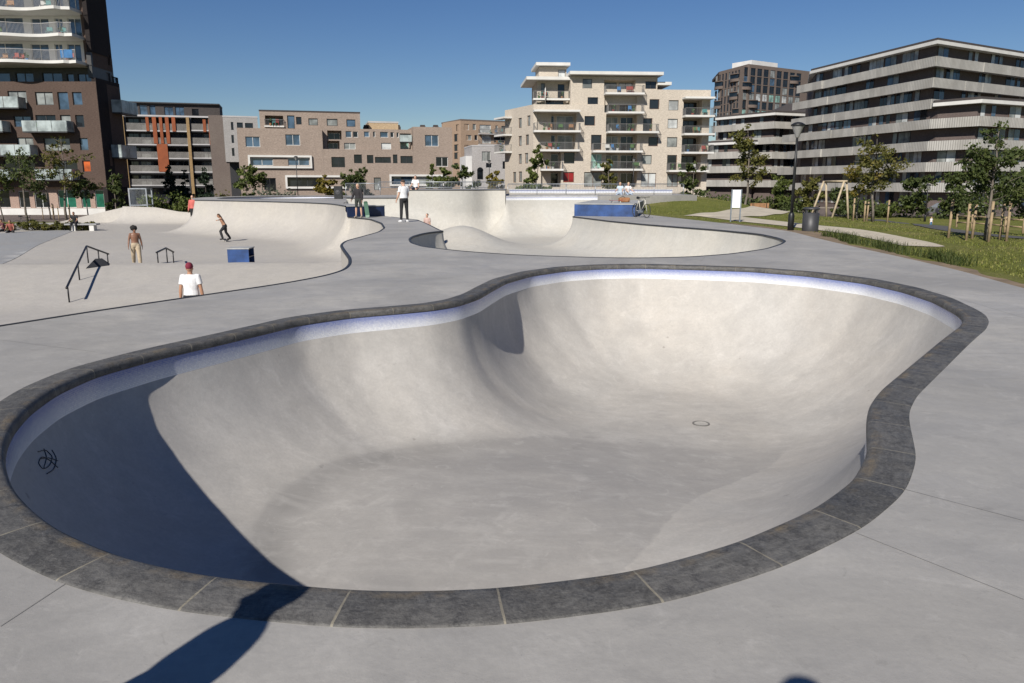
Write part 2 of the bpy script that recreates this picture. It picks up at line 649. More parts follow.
# the floor pour, traced on the bowl surface
PATCH_PX = [(252, 548), (250, 540), (258, 512), (290, 485), (330, 462), (400, 447), (460, 441), (520, 437), (580, 425), (640, 412), (700, 400), (760, 405), (796, 418), (802, 433), (790, 450), (771, 467), (734, 482), (696, 497), (670, 520), (640, 557), (600, 590)]
_low = np.array([[hit(p[0], p[1], bowl1_z, 2, 16, 900)[i] for i in (0, 1)] for p in PATCH_PX])
patch = smooth_poly(np.vstack([_low, [[0.3, 4.5], [-0.8, 4.4], [-1.6, 4.9], [-2.1, 5.6]]]), 0.08, 0.18)
pd, _ = nearest(V, patch, True)
ins = inside(V, patch)
sd = np.where(ins, pd, -pd)
fade = 1 - 0.55 * sstep(V[:, 1], 8.6, 10.6)
set_attr(basin, 'patch', np.clip(0.5 + sd * np.where(V[:, 0] > 0.2, 7.0, 3.0), 0, 1) * fade)
set_attr(basin, 'edge', np.exp(-((sd - 0.14) / 0.19) ** 2) * sstep(-V[:, 0] + 0.25 * V[:, 1], 1.6, 3.4))
strip('tile_band', rim1, [(0.0, -0.07), (0.0, -VERT - 0.004)], M['tile'], b1)
# stone coping blocks with a rounded lip that overhangs the tiles a little
strip('coping', rim1, [(-0.268, -0.10), (-0.268, 0.002), (-0.255, 0.008), (-0.06, 0.016), (-0.025, 0.014), (-0.005, 0.004), (0.006, -0.014), (0.008, -0.035), (0.007, -0.055), (0.003, -0.072), (-0.03, -0.075)], M['coping'], b1, True, 0.6)
# floor drain
dr = hit(701, 424, bowl1_z, 2, 16, 2000)
mb = MB().lathe([(0.135, 0.0), (0.135, 0.010), (0.112, 0.012), (0.106, 0.004), (0.03, 0.004), (0.0, 0.004)], (dr.x, dr.y, dr.z + 0.002), 28)
mb.m = [1 if k < 3 * 28 else 0 for k in range(len(mb.m))]
mb.build('drain', [simple('drain_cover', (0.40, 0.38, 0.345), 0.8), simple('drain_ring', (0.15, 0.145, 0.135), 0.7)], b1, False)
# scribbled tag on the shaded wall
mb = MB()
for st in ([(38, 452), (46, 450), (53, 457), (50, 466), (43, 470), (38, 463), (42, 456), (52, 462), (58, 468)], [(44, 449), (47, 458), (44, 468)], [(52, 450), (57, 459), (54, 470), (47, 474)], [(40, 459), (50, 458), (58, 461)]):
    w = []
    P2 = smooth_poly([(a, b, 0) for a, b in st], 1.2, 2.0, False)
    for p in P2:
        h = hit(p[0], p[1], bowl1_z, 2, 16, 3000)
        q = h + (Vector((0, 0, CAMZ)) - h).normalized() * 0.008
        w.append(q)
    mb.tube(w, 0.0038, 5)
mb.build('graffiti_tag', simple('marker_ink', (0.045, 0.045, 0.05), 0.6), b1)

# ------------------------------------------------------------------ second bowl, plaza pit, deck
Z0 = 0.0
plaza_low = [(-13.5, -6), (-10.5, 1.0), (-8.0, 5.2), (-6.08, 8.87), (-5.53, 9.96), (-4.80, 11.23), (-3.91, 12.74), (-3.45, 13.87), (-3.30, 14.87), (-3.43, 16.01), (-3.71, 17.33), (-4.31, 19.47), (-4.75, 21.1), (-4.94, 22.6), (-4.83, 24.33), (-4.70, 26.91), (-4.90, 29.38), (-5.66, 33.19), (-6.84, 37.03), (-8.27, 39.25)]
plaza_low = smooth_poly([(x, y, 0.0) for x, y in plaza_low], 0.14, 0.35, False)
plaza_up = smooth_poly([(-8.5, 39.35, 0.55), (-9.3, 41.6, 0.55), (-10.4, 44.2, 0.55), (-12.4, 46.8, 0.55), (-15.5, 49.6, 0.55), (-18.6, 51.9, 0.55), (-22.3, 54.3, 0.55)], 0.2, 0.7, False)
plaza_back = np.array([(-26.6, 66.0, -0.75), (-28.5, 66.0, -0.62), (-30.5, 66.0, -0.25), (-33.4, 66.0, -0.17), (-33.45, 67.5, -0.17)])
plaza_back = resample(plaza_back, 0.4, False)

bowl2_edge = [(-6.7, 40.5), (-4.4, 36.0), (-3.54, 32.35), (-2.62, 28.0), (-2.47, 27.48)]
bowl2_pocket = smooth_poly([(-2.47, 27.48), (-2.75, 27.1), (-2.99, 26.35), (-3.18, 24.81), (-3.13, 23.44), (-2.86, 21.83), (-2.33, 20.42), (-1.31, 19.18), (-0.29, 18.34), (0.66, 17.82), (2.0, 17.40), (2.91, 17.30), (4.11, 17.57), (5.25, 18.34), (6.56, 19.78), (7.55, 21.46), (8.07, 22.6), (8.30, 23.88), (8.36, 25.82), (7.62, 28.09), (6.58, 30.07), (5.6, 32.0), (4.46, 35.01), (3.16, 40.0)], 0.12, 0.3, False)
bowl2_low = np.vstack([resample(bowl2_edge, 0.2, False)[:-1], bowl2_pocket, resample([(3.16, 40.0), (4.3, 45.0), (5.35, 49.4)], 0.25, False)[1:]])
bowl2_low = np.column_stack([bowl2_low, np.zeros(len(bowl2_low))])
wallB = smooth_poly([(5.5, 49.7, 0.9), (1.6, 49.4, 0.9), (0.2, 48.95, 0.9), (-0.38, 48.63, 0.9)], 0.2, 0.25, False)
wallA = smooth_poly([(-0.42, 48.6, 1.3), (-0.75, 48.9, 1.3), (-1.6, 48.9, 1.3), (-2.6, 47.9, 1.3), (-4.0, 47.5, 1.3), (-7.05, 47.4, 1.3)], 0.2, 0.4, False)
wallA2 = smooth_poly([(-7.1, 47.4, 0.82), (-10.1, 47.2, 0.82)], 0.2, 0.3, False)
bowl2_close = np.array([(-9.9, 45.2, 0.55), (-8.0, 42.0, 0.55), (-6.75, 40.6, 0.55)])
bowl2_poly = np.vstack([bowl2_low, wallB, wallA, wallA2, resample(bowl2_close, 0.3, False)])
bowl2_walls = [(bowl2_low, 2.0), (wallB, 2.2), (np.vstack([wallA, wallA2]), 1.5), (resample(bowl2_close, 0.3, False), 1.2)]


def multi_z(P, base, walls, vert):
    P = np.asarray(P, float).reshape(-1, 2)
    z = base(P)
    out = z.copy()
    for L, rmax in walls:
        d, ex = nearest(P, L)
        zt = ex[:, 0]
        rr = np.maximum(0.05, np.minimum(rmax, zt - z - vert))
        a = rr * 1.15
        x = np.clip(1 - d / a, 0, 1)
        out = np.maximum(out, z + rr * (1 - np.sqrt(np.maximum(0, 1 - x * x))))
    return out


def bowl2_base(P):
    x, y = P[:, 0], P[:, 1]
    z = np.full(len(P), -1.55)
    # a roll-over hump before the tall wall
    u = (x + 2.6) * 0.94 + (y - 40.0) * 0.3
    w = -(x + 2.6) * 0.3 + (y - 40.0) * 0.94
    z = z + 1.08 * np.exp(-(u / 1.9) ** 2 - (w / 3.0) ** 2)
    z = z + 0.75 * sstep(-x, 3.5, 7.5) * sstep(y, 33, 40)
    return z


def plaza_base(P):
    x, y = P[:, 0], P[:, 1]
    yf = y - 0.06 * (x + 12)
    k = np.clip((yf - 25.6) / 6.4, 0, 1)
    z = -2.50 + 0.92 * (0.85 * k + 0.15 * k * k * (3 - 2 * k)) - 0.30 * sstep(yf, 32.0, 33.6) + 0.12 * sstep(yf, 36, 44)
    z = z + 0.10 * sstep(y, 36.0, 44.0)
    return z


def bowl2_z(P):
    return multi_z(P, bowl2_base, bowl2_walls, 0.06)


plaza_walls = [(plaza_low, 1.9), (plaza_up, 2.1), (plaza_back, 2.6)]


def plaza_z(P):
    return multi_z(P, plaza_base, plaza_walls, 0.05)


def wall_rings(walls, side, rmin):
    pts = []
    for L, rmax in walls:
        n = len(L)
        t = np.gradient(L[:, :2], axis=0)
        t /= np.linalg.norm(t, axis=1)[:, None]
        nrm = np.stack([-t[:, 1], t[:, 0]], 1) * side
        for th in np.linspace(0, math.pi / 2, 12)[1:]:
            dd = min(rmax, 2.0) * 1.15 * (1 - math.cos(th))
            q = (L[:, :2] + nrm * dd)[::1 + int(th * 2)]
            pts.append(q)
    return np.vstack(pts)


def vstrip(name, L, z_low, mat, parent, zt=None, uv=True):
    """upright face under a rim polyline, down to the basin's upper edge"""
    n = len(L)
    zt = L[:, 2] if zt is None else zt
    vs = [(L[i, 0], L[i, 1], zt[i]) for i in range(n)] + [(L[i, 0], L[i, 1], z_low[i]) for i in range(n)]
    fs = [(i, i + 1, n + i + 1, n + i) for i in range(n - 1)]
    o = mesh(name, vs, fs, mat, parent, True)
    d = np.concatenate([[0], np.cumsum(np.linalg.norm(np.diff(L[:, :2], axis=0), axis=1))])
    lay = o.data.uv_layers.new(name='uv')
    c = []
    for i in range(n - 1):
        for a in (i, i + 1, n + i + 1, n + i):
            k = a % n
            c += [d[k], zt[k] - vs[a][2]]
    lay.data.foreach_set('uv', c)
    return o


b2 = thing('skate_bowl', 'pale flow bowl with tall back wall behind the near pool', 'skate bowl', (0, 0, 0))
ex = wall_rings(bowl2_walls, 1, 1)
ex = ex[inside(ex, bowl2_poly)]
de, _ = nearest(ex, bowl2_poly, True)
ex = ex[de > 0.008]
gp = grid_pts(bowl2_poly, 0.4)
dg, _ = nearest(gp, bowl2_poly, True)
V, F = triangulate([bowl2_poly[:, :2]], np.vstack([ex, gp[dg > 0.3]]))
mesh('basin', np.column_stack([V, bowl2_z(V)]), F, M['bowl_far'], b2, True)
allrim2 = np.vstack([wallB, wallA, wallA2, resample(bowl2_close, 0.3, False)])
vstrip('upright_wall', bowl2_low, bowl2_z(bowl2_low[:, :2] + 0) - 0.02, M['bowl_far'], b2)
for L, nm in ((wallA, 'tall_wall'), (wallA2, 'stepped_wall')):
    vstrip(nm, L, bowl2_z(L[:, :2]) - 0.02, M['bowl_far'], b2)
vstrip('upright_wall', wallB, bowl2_z(wallB[:, :2]) - 0.02, M['bowl_far'], b2, zt=wallB[:, 2] - 0.30)
vstrip('tile_band', wallB, wallB[:, 2] - 0.30, M['tile'], b2)
vstrip('upright_wall', resample(bowl2_close, 0.3, False), bowl2_z(resample(bowl2_close, 0.3, False)[:, :2]) - 0.02, M['bowl_far'], b2)
# steel edge along the low rims
edge_prof = [(-0.055, -0.03), (-0.055, 0.006), (-0.01, 0.012), (0.012, 0.004), (0.02, -0.02), (0.012, -0.05), (-0.01, -0.055)]
strip('coping', bowl2_low[6:-6], edge_prof, M['steel_edge'], b2, False)
strip('coping', wallA, edge_prof, M['steel_edge'], b2, False)
strip('coping', wallA2, edge_prof, M['steel_edge'], b2, False)
strip('coping', wallB, [(-0.3, -0.02), (-0.3, 0.01), (0.0, 0.02), (0.03, -0.02), (0.0, -0.07)], simple('pale_coping', (0.42, 0.42, 0.42), 0.7), b2, False)
# cut end of the pocket wall, at the deck's nose
# plaza floor with its banks
plaza_poly = np.vstack([plaza_low, plaza_up, [[-23.4, 56.5, 0], [-25.2, 61, 0], [-26.6, 66.0, 0]], plaza_back, [[-40, 67.5, 0], [-48, 62, 0], [-60, 50, 0], [-60, -6, 0]]])
ex = wall_rings([(plaza_low, 1.9), (plaza_up, 2.1), (plaza_back, 1.6)], 1, 1)
ex = ex[inside(ex, plaza_poly)]
de, _ = nearest(ex, plaza_poly, True)
ex = ex[de > 0.008]
gp = grid_pts(plaza_poly, 0.6)
dg, _ = nearest(gp, plaza_poly, True)
V, F = triangulate([plaza_poly[:, :2]], np.vstack([ex, gp[dg > 0.3]]))
pz = plaza_z(V)
plz = mesh('pavement', np.column_stack([V, pz]), F, M['plaza'], None, True)
tag(plz, 'lower skate plaza of warm grey concrete with banks', None, None, 'structure')
qp = thing('quarter_pipe', 'curved concrete quarter pipe wall rising behind the plaza', 'quarter pipe', (0, 0, 0))
vstrip('upright_wall', plaza_up, plaza_z(plaza_up[:, :2]) - 0.02, M['plaza'], qp)
strip('coping', plaza_up, edge_prof, M['steel_edge'], qp, False)
qe = np.array([(-22.3, 54.3), (-23.4, 56.5), (-25.2, 61.0), (-26.6, 66.0)])
lw = thing('retaining_wall', 'low concrete edge dropping from the near deck into the plaza', 'wall', (0, 0, 0))
vstrip('upright_wall', plaza_low, plaza_z(plaza_low[:, :2]) - 0.02, M['plaza'], lw)
strip('coping', plaza_low, edge_prof, M['steel_edge'], lw, False)

deck_R = smooth_poly([(10.5, -12), (8.6, -2), (7.9, 6)] + [on_z(*q) for q in ((1024, 289), (989, 278.3), (951, 268.2), (904, 257.6), (857, 247.5), (816, 238), (790, 231), (740, 225), (690, 219.5))] + [(7.3, 43.25), (7.0, 49.4)], 0.4, 0.8, False)
deck_outer = np.vstack([plaza_low[:, :2], [[-6.75, 40.5]], bowl2_low[:, :2], deck_R[::-1, :2], [[-15, -12]]])
hole = offset(rim1, -0.266)
gp = grid_pts(deck_outer, 1.2)
d1, _ = nearest(gp, deck_outer, True)
d2, _ = nearest(gp, hole, True)
gp = gp[(d1 > 0.4) & (d2 > 0.4) & ~inside(gp, hole)]
V, F = triangulate([deck_outer, hole], gp)
vs = [(x, y, 0.0) for x, y in V]
fs = [tuple(f) for f in F]
mi = [0] * len(fs)
# sawn joints across the deck, worn and slightly open
JOINTS = [((67, 583), (0, 627)), ((855.6, 533), (1024, 600)), ((899, 488), (1024, 521)), ((466, 281), (300, 262)), ((700, 262), (705, 257)), ((930, 290), (1024, 318)), ((95, 352), (0, 340))]
for (a, b) in JOINTS:
    p, q = np.array(on_z(*a)), np.array(on_z(*b))
    t = (q - p) / np.linalg.norm(q - p)
    n = np.array([-t[1], t[0]]) * 0.0018
    k = len(vs)
    vs += [(*(p + n), 0.003), (*(p - n), 0.003), (*(q - n), 0.003), (*(q + n), 0.003)]
    fs.append((k, k + 1, k + 2, k + 3))
    mi.append(1)
dk = mesh('pavement', vs, fs, [M['deck'], M['joint']], None, False, mi)
tag(dk, 'smooth grey concrete deck around the bowls', None, None, 'structure')
# ------------------------------------------------------------------ ground, lawns, paths, raised platforms
E_Y = deck_R[:, 1]
E_X = deck_R[:, 0]
park_hole = np.vstack([deck_R[:, :2], [[5.4, 49.7], [3.7, 50.4], [0, 50.4], [-0.6, 49.4], [-2.6, 48.3], [-7, 47.8], [-10.2, 47.5], [-23.4, 56.5], [-26.6, 66.0], [-33.4, 67.7], [-40, 67.5], [-48, 62], [-60, 50], [-60, -12], [-15, -12]]])


def ground_z(P):
    P = np.asarray(P, float).reshape(-1, 2)
    x, y = P[:, 0], P[:, 1]
    s = x - np.interp(y, E_Y, E_X)
    A = (1 - sstep(s, -0.5, 36.0)) * (1 - sstep(y, 58, 86)) * sstep(x, -14, -9)
    A = np.maximum(A, (1 - sstep(s, -0.5, 36.0)) * (y < 48) * (x > 6))
    z = -2.0 + 1.975 * A
    z = z + 0.95 * np.exp(-((x - 12.5) / 7.0) ** 2 - ((y - 58) / 8.0) ** 2) * (x > 5)
    z = z + 0.22 * np.exp(-((x - 21) / 9.0) ** 2 - ((y - 40) / 10.0) ** 2)
    z = z + 0.34 * (1 - sstep(x, -34, -24)) * (1 - sstep(y, 67, 76))
    bumps = 0.05 * np.sin(x * 0.9 + 1.3) * np.sin(y * 0.7) * sstep(s, 0.3, 4)
    return z + bumps * (y < 80)


def flat_grid(x0, x1, y0, y1, st):
    g = np.stack(np.meshgrid(np.arange(x0, x1, st), np.arange(y0, y1, st)), -1).reshape(-1, 2)
    return g + RNG.uniform(-0.2, 0.2, g.shape) * st


gout = [(-2500, -400), (2500, -400), (2500, 4000), (-2500, 4000)]
gin = np.vstack([flat_grid(6, 60, -12, 90, 1.0), flat_grid(-70, 6, 44, 90, 2.0), flat_grid(-400, 400, 95, 500, 40)])
dg, _ = nearest(gin, park_hole, True)
gin = gin[(dg > 0.3) & ~inside(gin, park_hole)]
V, F = triangulate([gout, resample(park_hole, 0.8, True)], gin)
gr = mesh('ground', np.column_stack([V, ground_z(V)]), F, M['lawn'], None, True)
tag(gr, 'mown green lawn sloping around the skatepark', None, None, 'structure')


def drape(name, poly, lift, mat, label, step=0.8, zf=ground_z, kind='structure'):
    poly = resample(poly, step * 0.6, True)
    g = grid_pts(poly, step)
    if len(g):
        d, _ = nearest(g, poly, True)
        g = g[d > 0.25]
    V, F = triangulate([poly], g if len(g) else None)
    o = mesh(name, np.column_stack([V, zf(V) + lift]), F, mat, None, True)
    return tag(o, label, None, None, kind)


def gpx(pts):
    out = []
    for p in pts:
        h = hit(p[0], p[1], ground_z, 8, 140, 5000)
        out.append((h.x, h.y))
    return np.array(out)


def ribbon(px_pts, widths):
    c = gpx(px_pts)
    C = smooth_poly(np.column_stack([c, widths]), 0.5, 1.0, False)
    l = offset(C, 0.0, False)
    t = np.gradient(C[:, :2], axis=0)
    t /= np.linalg.norm(t, axis=1)[:, None]
    n = np.stack([-t[:, 1], t[:, 0]], 1)
    return np.vstack([C[:, :2] + n * C[:, 2:3] / 2, (C[:, :2] - n * C[:, 2:3] / 2)[::-1]])


drape('path', ribbon([(924, 247), (904, 241.5), (872, 234.8), (828, 229.0), (804, 226), (785, 224), (757, 221.2), (735, 218.8), (718, 216.5)], [1.2, 1.5, 1.7, 1.8, 1.8, 1.9, 2.0, 2.2, 2.2]), 0.02, M['sand_path'], 'pale shell path winding along the deck beside the lawn', 0.8)
drape('path', ribbon([(708, 217), (722, 215), (746, 213.0), (769, 209.8), (800, 207.8), (836, 208)], [2.6, 3.0, 3.0, 2.6, 2.4, 2.2]), 0.03, M['sand_path'], 'pale shell path branching to the street behind the lamp', 0.8)
drape('path', ribbon([(870, 219.5), (900, 223), (940, 229), (985, 235), (1060, 241.5)], [1.5, 1.5, 1.5, 1.4, 1.4]), 0.02, M['asphalt'], 'narrow grey path crossing the lawn below the long balconied block', 0.8)
# worn strip of earth between lawn and deck
er = np.array([(np.interp(y, E_Y, E_X) + 0.0, y) for y in np.arange(9, 34, 0.5)])
er2 = np.array([(np.interp(y, E_Y, E_X) + 0.35 + 0.12 * math.sin(y * 1.7) + 0.08 * math.sin(y * 4.3) + 0.7 * math.exp(-((y - 26.0) / 2.0) ** 2), y) for y in np.arange(33.5, 8.5, -0.5)])
drape('verge', np.vstack([er + [0.02, 0], er2]), 0.014, M['earth'], 'bare earth verge along the deck edge', 0.5)
# street paving beyond the lawns
mb = MB()
mb.add([(-600, 74, -1.98), (-27, 74, -1.98), (-27, 88, -1.98), (600, 88, -1.98), (600, 900, -1.98), (-600, 900, -1.98)], [(0, 1, 2, 3, 4, 5)])
tag(mb.build('road', simple('street_paving', (0.13, 0.10, 0.085), 0.9, 0, 0.15, 0.5)), 'brown brick street around the apartment blocks', None, None, 'structure')
# grey concrete strip at the plaza's left border
gs = [on_z(0, 259, -1.62), on_z(76, 229.5, -1.62), on_z(40, 230, -1.62), on_z(-40, 236, -1.62), on_z(-60, 262, -1.62)]
mb = MB()
mb.add([(x, y, 0) for x, y in gs], [(0, 1, 2, 3, 4)])
V, F = triangulate([resample(gs, 0.8, True)], grid_pts(resample(gs, 0.8, True), 1.0))
tag(mesh('pavement', np.column_stack([V, plaza_z(V) + 0.012]), F, M['slab_grey'], None, True), 'darker grey paving strip at the left border of the plaza', None, None, 'structure')

# upper deck, with a bowl sunk into it
up_out = np.vstack([plaza_up[:, :2], [[-23.4, 56.5], [-25.2, 61.0], [-26.0, 65.0], [-24.5, 76], [-10.4, 76], [-10.2, 47.3], [-9.9, 45.2], [-8.0, 42.0], [-6.76, 40.62], [-8.46, 39.36]]])
a3 = np.linspace(0, 2 * math.pi, 80, endpoint=False)
rim3 = np.stack([-18.6 + 4.9 * np.cos(a3), 64.0 + 7.0 * np.sin(a3)], 1)
V, F = triangulate([up_out, rim3])
ud = mesh('pavement', [(x, y, 0.55) for x, y in V], F, M['deck'])
tag(ud, 'raised grey concrete deck above the quarter pipe', None, None, 'structure')
b3 = thing('skate_bowl', 'far oval bowl sunk into the raised deck behind the quarter pipe', 'skate bowl', (0, 0, 0))
gp = grid_pts(rim3, 0.5)
d3, _ = nearest(gp, rim3, True)
rr3 = np.vstack([np.stack([-18.6 + (4.9 - o) * np.cos(a3), 64 + (7.0 - o) * np.sin(a3)], 1) for o in (0.03, 0.1, 0.25, 0.5)])
V, F = triangulate([rim3], np.vstack([rr3, gp[d3 > 0.7]]))
d3, _ = nearest(V, rim3, True)
mesh('basin', np.column_stack([V, bowl_profile(d3, 0.55, np.full(len(V), -0.95), 1.2, 0.2)]), F, M['bowl_far'], b3, True)
rim3z = np.column_stack([rim3, np.full(len(rim3), 0.55)])
strip('tile_band', rim3z, [(0, 0.0), (0, -0.21)], M['tile'], b3)
strip('coping', rim3z, [(-0.25, 0.004), (-0.02, 0.03), (0.03, 0.0), (0.02, -0.05)], M['coping'], b3)
for pts, z, lab in ((np.vstack([wallA[:, :2], [[-7.07, 60], [-0.43, 60]]]), 1.3, 'concrete platform on top of the tall bowl wall'),
                    (np.vstack([wallA2[:, :2], [[-10.1, 60], [-7.1, 60]]]), 0.82, 'lower concrete platform left of the tall bowl wall'),
                    (np.vstack([wallB[:, :2], [[-0.40, 61], [12.8, 61], [12.8, 53.5], [6.4, 50.0]]]), 0.9, 'concrete platform behind the tiled far rim')):
    n = len(pts)
    mb = MB()
    q = [(p[0], p[1]) for p in pts]
    V, F = triangulate([q])
    mb.add([(x, y, z) for x, y in V], [tuple(f) for f in F])
    nn = n
    back = list(range(len(q)))
    for i in range(n):
        j = (i + 1) % n
        a, b = q[i], q[j]
        if i < n - ({1.3: 3, 0.82: 3, 0.9: 5}[z]) and j != 0:
            continue
        mb.add([(a[0], a[1], -2.4), (b[0], b[1], -2.4), (b[0], b[1], z), (a[0], a[1], z)], [(0, 1, 2, 3)])
    tag(mb.build('pavement', M['deck']), lab, None, None, 'structure')
# end face between the tall wall and the lower rim
mb = MB()
mb.add([(-0.415, 48.61, 0.5), (-0.415, 60, 0.5), (-0.415, 60, 1.3), (-0.415, 48.61, 1.3)], [(0, 1, 2, 3)])
mb.build('end_wall', M['bowl_far'], b2)
# second tiled rim further back on the tiled platform
lw2 = thing('low_wall', 'low pale wall with lilac tile line behind the flow bowl', 'wall', (0, 0, 0))
Lw = resample([(12.0, 58.0, 1.22), (-0.2, 58.0, 1.22)], 0.5, False)
vstrip('tile_band', Lw, np.full(len(Lw), 1.0), M['tile'], lw2)
MB().box(-0.2, 12.0, 58.002, 58.5, 0.9, 1.22).build('wall', M['bowl_far'], lw2)
MB().box(-0.25, 12.05, 57.95, 58.55, 1.222, 1.28).build('coping', simple('pale_cap', (0.5, 0.5, 0.5), 0.7), lw2)

# ------------------------------------------------------------------ painted boxes, rails, ramp
blue = simple('blue_paint', (0.022, 0.062, 0.19), 0.45, 0, 0.25, 2.0)
navy = simple('navy_paint', (0.009, 0.020, 0.062), 0.45, 0, 0.2, 2.0)
top_grey = simple('worn_ply', (0.36, 0.36, 0.35), 0.7, 0, 0.12, 2.0)


def riser(label, pts, z0, z1, paint, depth_dir):
    t = thing('skate_box', label, 'skate box', (pts[0][0], pts[0][1], z0))
    (a, b) = pts
    a, b = Vector((*a, 0)), Vector((*b, 0))
    dv = Vector((*depth_dir, 0))
    mb = MB().prism([(a.x, a.y), (b.x, b.y), ((b + dv).x, (b + dv).y), ((a + dv).x, (a + dv).y)], z0 + 0.002, z1 - 0.03)
    mb.build('front_panel', paint, t, world=True)
    e = 0.03
    u = (b - a).normalized() * e
    a2, b2_ = a - u - dv.normalized() * e, b + u - dv.normalized() * e
    MB().prism([(a2.x, a2.y), (b2_.x, b2_.y), ((b + dv).x, (b + dv).y), ((a + dv).x, (a + dv).y)], z1 - 0.028, z1 + 0.012).build('top_board', top_grey, t, world=True)
    return t


riser('long navy blue box behind the person with a skateboard', [(-8.36, 39.15), (-6.66, 40.32)], 0.0, 0.555, navy, (-0.10, 0.22))
riser('long bright blue box at the far corner of the flow bowl', [(3.27, 40.45), (6.3, 39.45)], 0.0, 0.64, blue, (1.95, 8.9))

c = on_z(228, 262.5, -1.68)
t = thing('skate_box', 'short blue open-ended box with grey top on the lower plaza', 'skate box', (c[0], c[1], plaza_z([c])[0]), R(4))
MB().box(0, 0.9, 0, 0.04, 0.0, 0.66).box(0, 0.9, 0.86, 0.9, 0.0, 0.66).box(0, 0.04, 0.042, 0.858, 0.0, 0.66).build('side_panel', blue, t)
MB().box(0.04, 0.9, 0.05, 0.85, 0.30, 0.34).build('shelf', navy, t)
MB().box(-0.02, 0.93, -0.02, 0.92, 0.662, 0.71).build('top_board', top_grey, t)

black_steel = simple('dark_rail_steel', (0.022, 0.022, 0.025), 0.4, 0.6)


def pz_at(x, y):
    return float(plaza_z([(x, y)])[0])


def grind_rail(label, pts_px, Y0, feet_px):
    """pts: (px, py, Y) of the rail line; feet: index of the line point or fraction"""
    top = [at(a, b, y) for a, b, y in pts_px]
    base = Vector((top[0].x, top[0].y, pz_at(top[0].x, top[0].y)))
    t = thing('grind_rail', label, 'grind rail', base)
    P3 = smooth_poly([tuple(p) for p in top], 0.05, 0.07, False)
    MB().tube(P3, 0.04, 8).build('rail_bar', black_steel, t, True, True)
    for f in feet_px:
        k = int(f * (len(P3) - 1))
        p = P3[k]
        MB().tube([(p[0], p[1], pz_at(p[0], p[1]) - 0.02), (p[0], p[1], p[2] - 0.02)], 0.026, 6).build('leg', black_steel, t, True, True)
    return t


grind_rail('long kinked black grind rail running up the bank', [(66.5, 288, 26.0), (86.5, 246, 31.9), (108.5, 254, 34.2)], 0, (0.03, 0.38, 0.73, 0.87, 0.985))
grind_rail('small kinked black grind rail on the plaza edge', [(156.5, 252.5, 32.0), (166, 248, 33.4), (173.5, 252, 34.9)], 0, (0.05, 0.5, 0.96))
w0 = on_z(86, 267.5, -1.66)
t = thing('kicker_ramp', 'small black kicker ramp under the long grind rail', 'ramp', (w0[0], w0[1], pz_at(*w0)))
MB().prism([(0, 0), (0.70, 0.55), (0.55, 1.0), (-0.1, 0.6)], -0.05, 0.02).build('base', black_steel, t)
mb = MB()
mb.add([(0, 0, 0.022), (0.70, 0.55, 0.022), (0.55, 1.0, 0.022), (-0.1, 0.6, 0.022), (0.18, 0.42, 0.36), (0.38, 0.58, 0.36)], [(0, 1, 5, 4), (1, 2, 5), (2, 3, 4, 5), (3, 0, 4)])
mb.build('ramp_face', simple('black_rubber', (0.012, 0.013, 0.017), 0.7), t)

# ------------------------------------------------------------------ railings and fences behind the bowls
galv = simple('galvanised_steel', (0.34, 0.36, 0.38), 0.42, 0.7)


def railing(label, a, b, z, h=1.0, post=2.0, bars=0.11, group=None):
    a, b = Vector((*a, z)), Vector((*b, z))
    t = thing('railing', label, 'railing', a, 0, group)
    L = (b - a).length
    u = (b - a) / L
    Zv = Vector((0, 0, 1))
    MB().tube([a + Zv * h, b + Zv * h], 0.03, 6).tube([a + Zv * 0.1, b + Zv * 0.1], 0.02, 6).build('handrail', galv, t, True, True)
    n = int(L / post)
    for i in range(n + 1):
        p = a + u * (L * i / n)
        MB().tube([p - Zv * 0.1, p + Zv * (h - 0.03)], 0.028, 6).build('post', galv, t, True, True)
    mb = MB()
    k = int(L / bars)
    for i in range(1, k):
        p = a + u * (L * i / k)
        q = p + Zv * (h - 0.03)
        p = p + Zv * 0.1
        w = 0.009
        mb.add([(p.x - w, p.y, p.z), (p.x + w, p.y, p.z), (q.x + w, q.y, q.z), (q.x - w, q.y, q.z),
                (p.x, p.y - w, p.z), (p.x, p.y + w, p.z), (q.x, q.y + w, q.z), (q.x, q.y - w, q.z)], [(0, 1, 2, 3), (4, 5, 6, 7)])
    mb.build('bars', galv, t, False, True)
    return t


railing('galvanised railing on the tiled platform in front of the pale block', (-0.3, 56.5), (12.4, 56.0), 0.9, 0.75)
railing('galvanised railing with thin bars on top of the tall bowl wall', (-9.9, 57.5), (-0.6, 57.5), 1.3, 0.5)
railing('galvanised railing on the raised deck left of the tall bowl wall', (-10.3, 60.5), (-13.2, 61.5), 0.55, 1.15)
# ------------------------------------------------------------------ apartment blocks
def brick(name, a, b_, mortar, sc=1.0):
    m, nt, b = new_mat(name)
    N = NT(nt)
    c = N.mix(N.ramp(N.noise(0.25, 5, 0.6), 0.35, 0.65), a, b_)
    br = N.noise(5.0, 2, 0.5, vec=N.scale(N.co, (0.9, 0.9, 3.2)))
    c = N.mix(N.ramp(br, 0.35, 0.65, 0.0, 0.6), c, tuple(x * 0.55 for x in a))
    c = N.mix(N.ramp(N.noise(9.0, 2, 0.5, vec=N.scale(N.co, (0.5, 0.5, 3.0))), 0.55, 0.7, 0, 0.5), c, mortar)
    N.set(b.inputs['Base Color'], c)
    b.inputs['Roughness'].default_value = 0.88
    b.inputs['Specular IOR Level'].default_value = 0.2
    return m


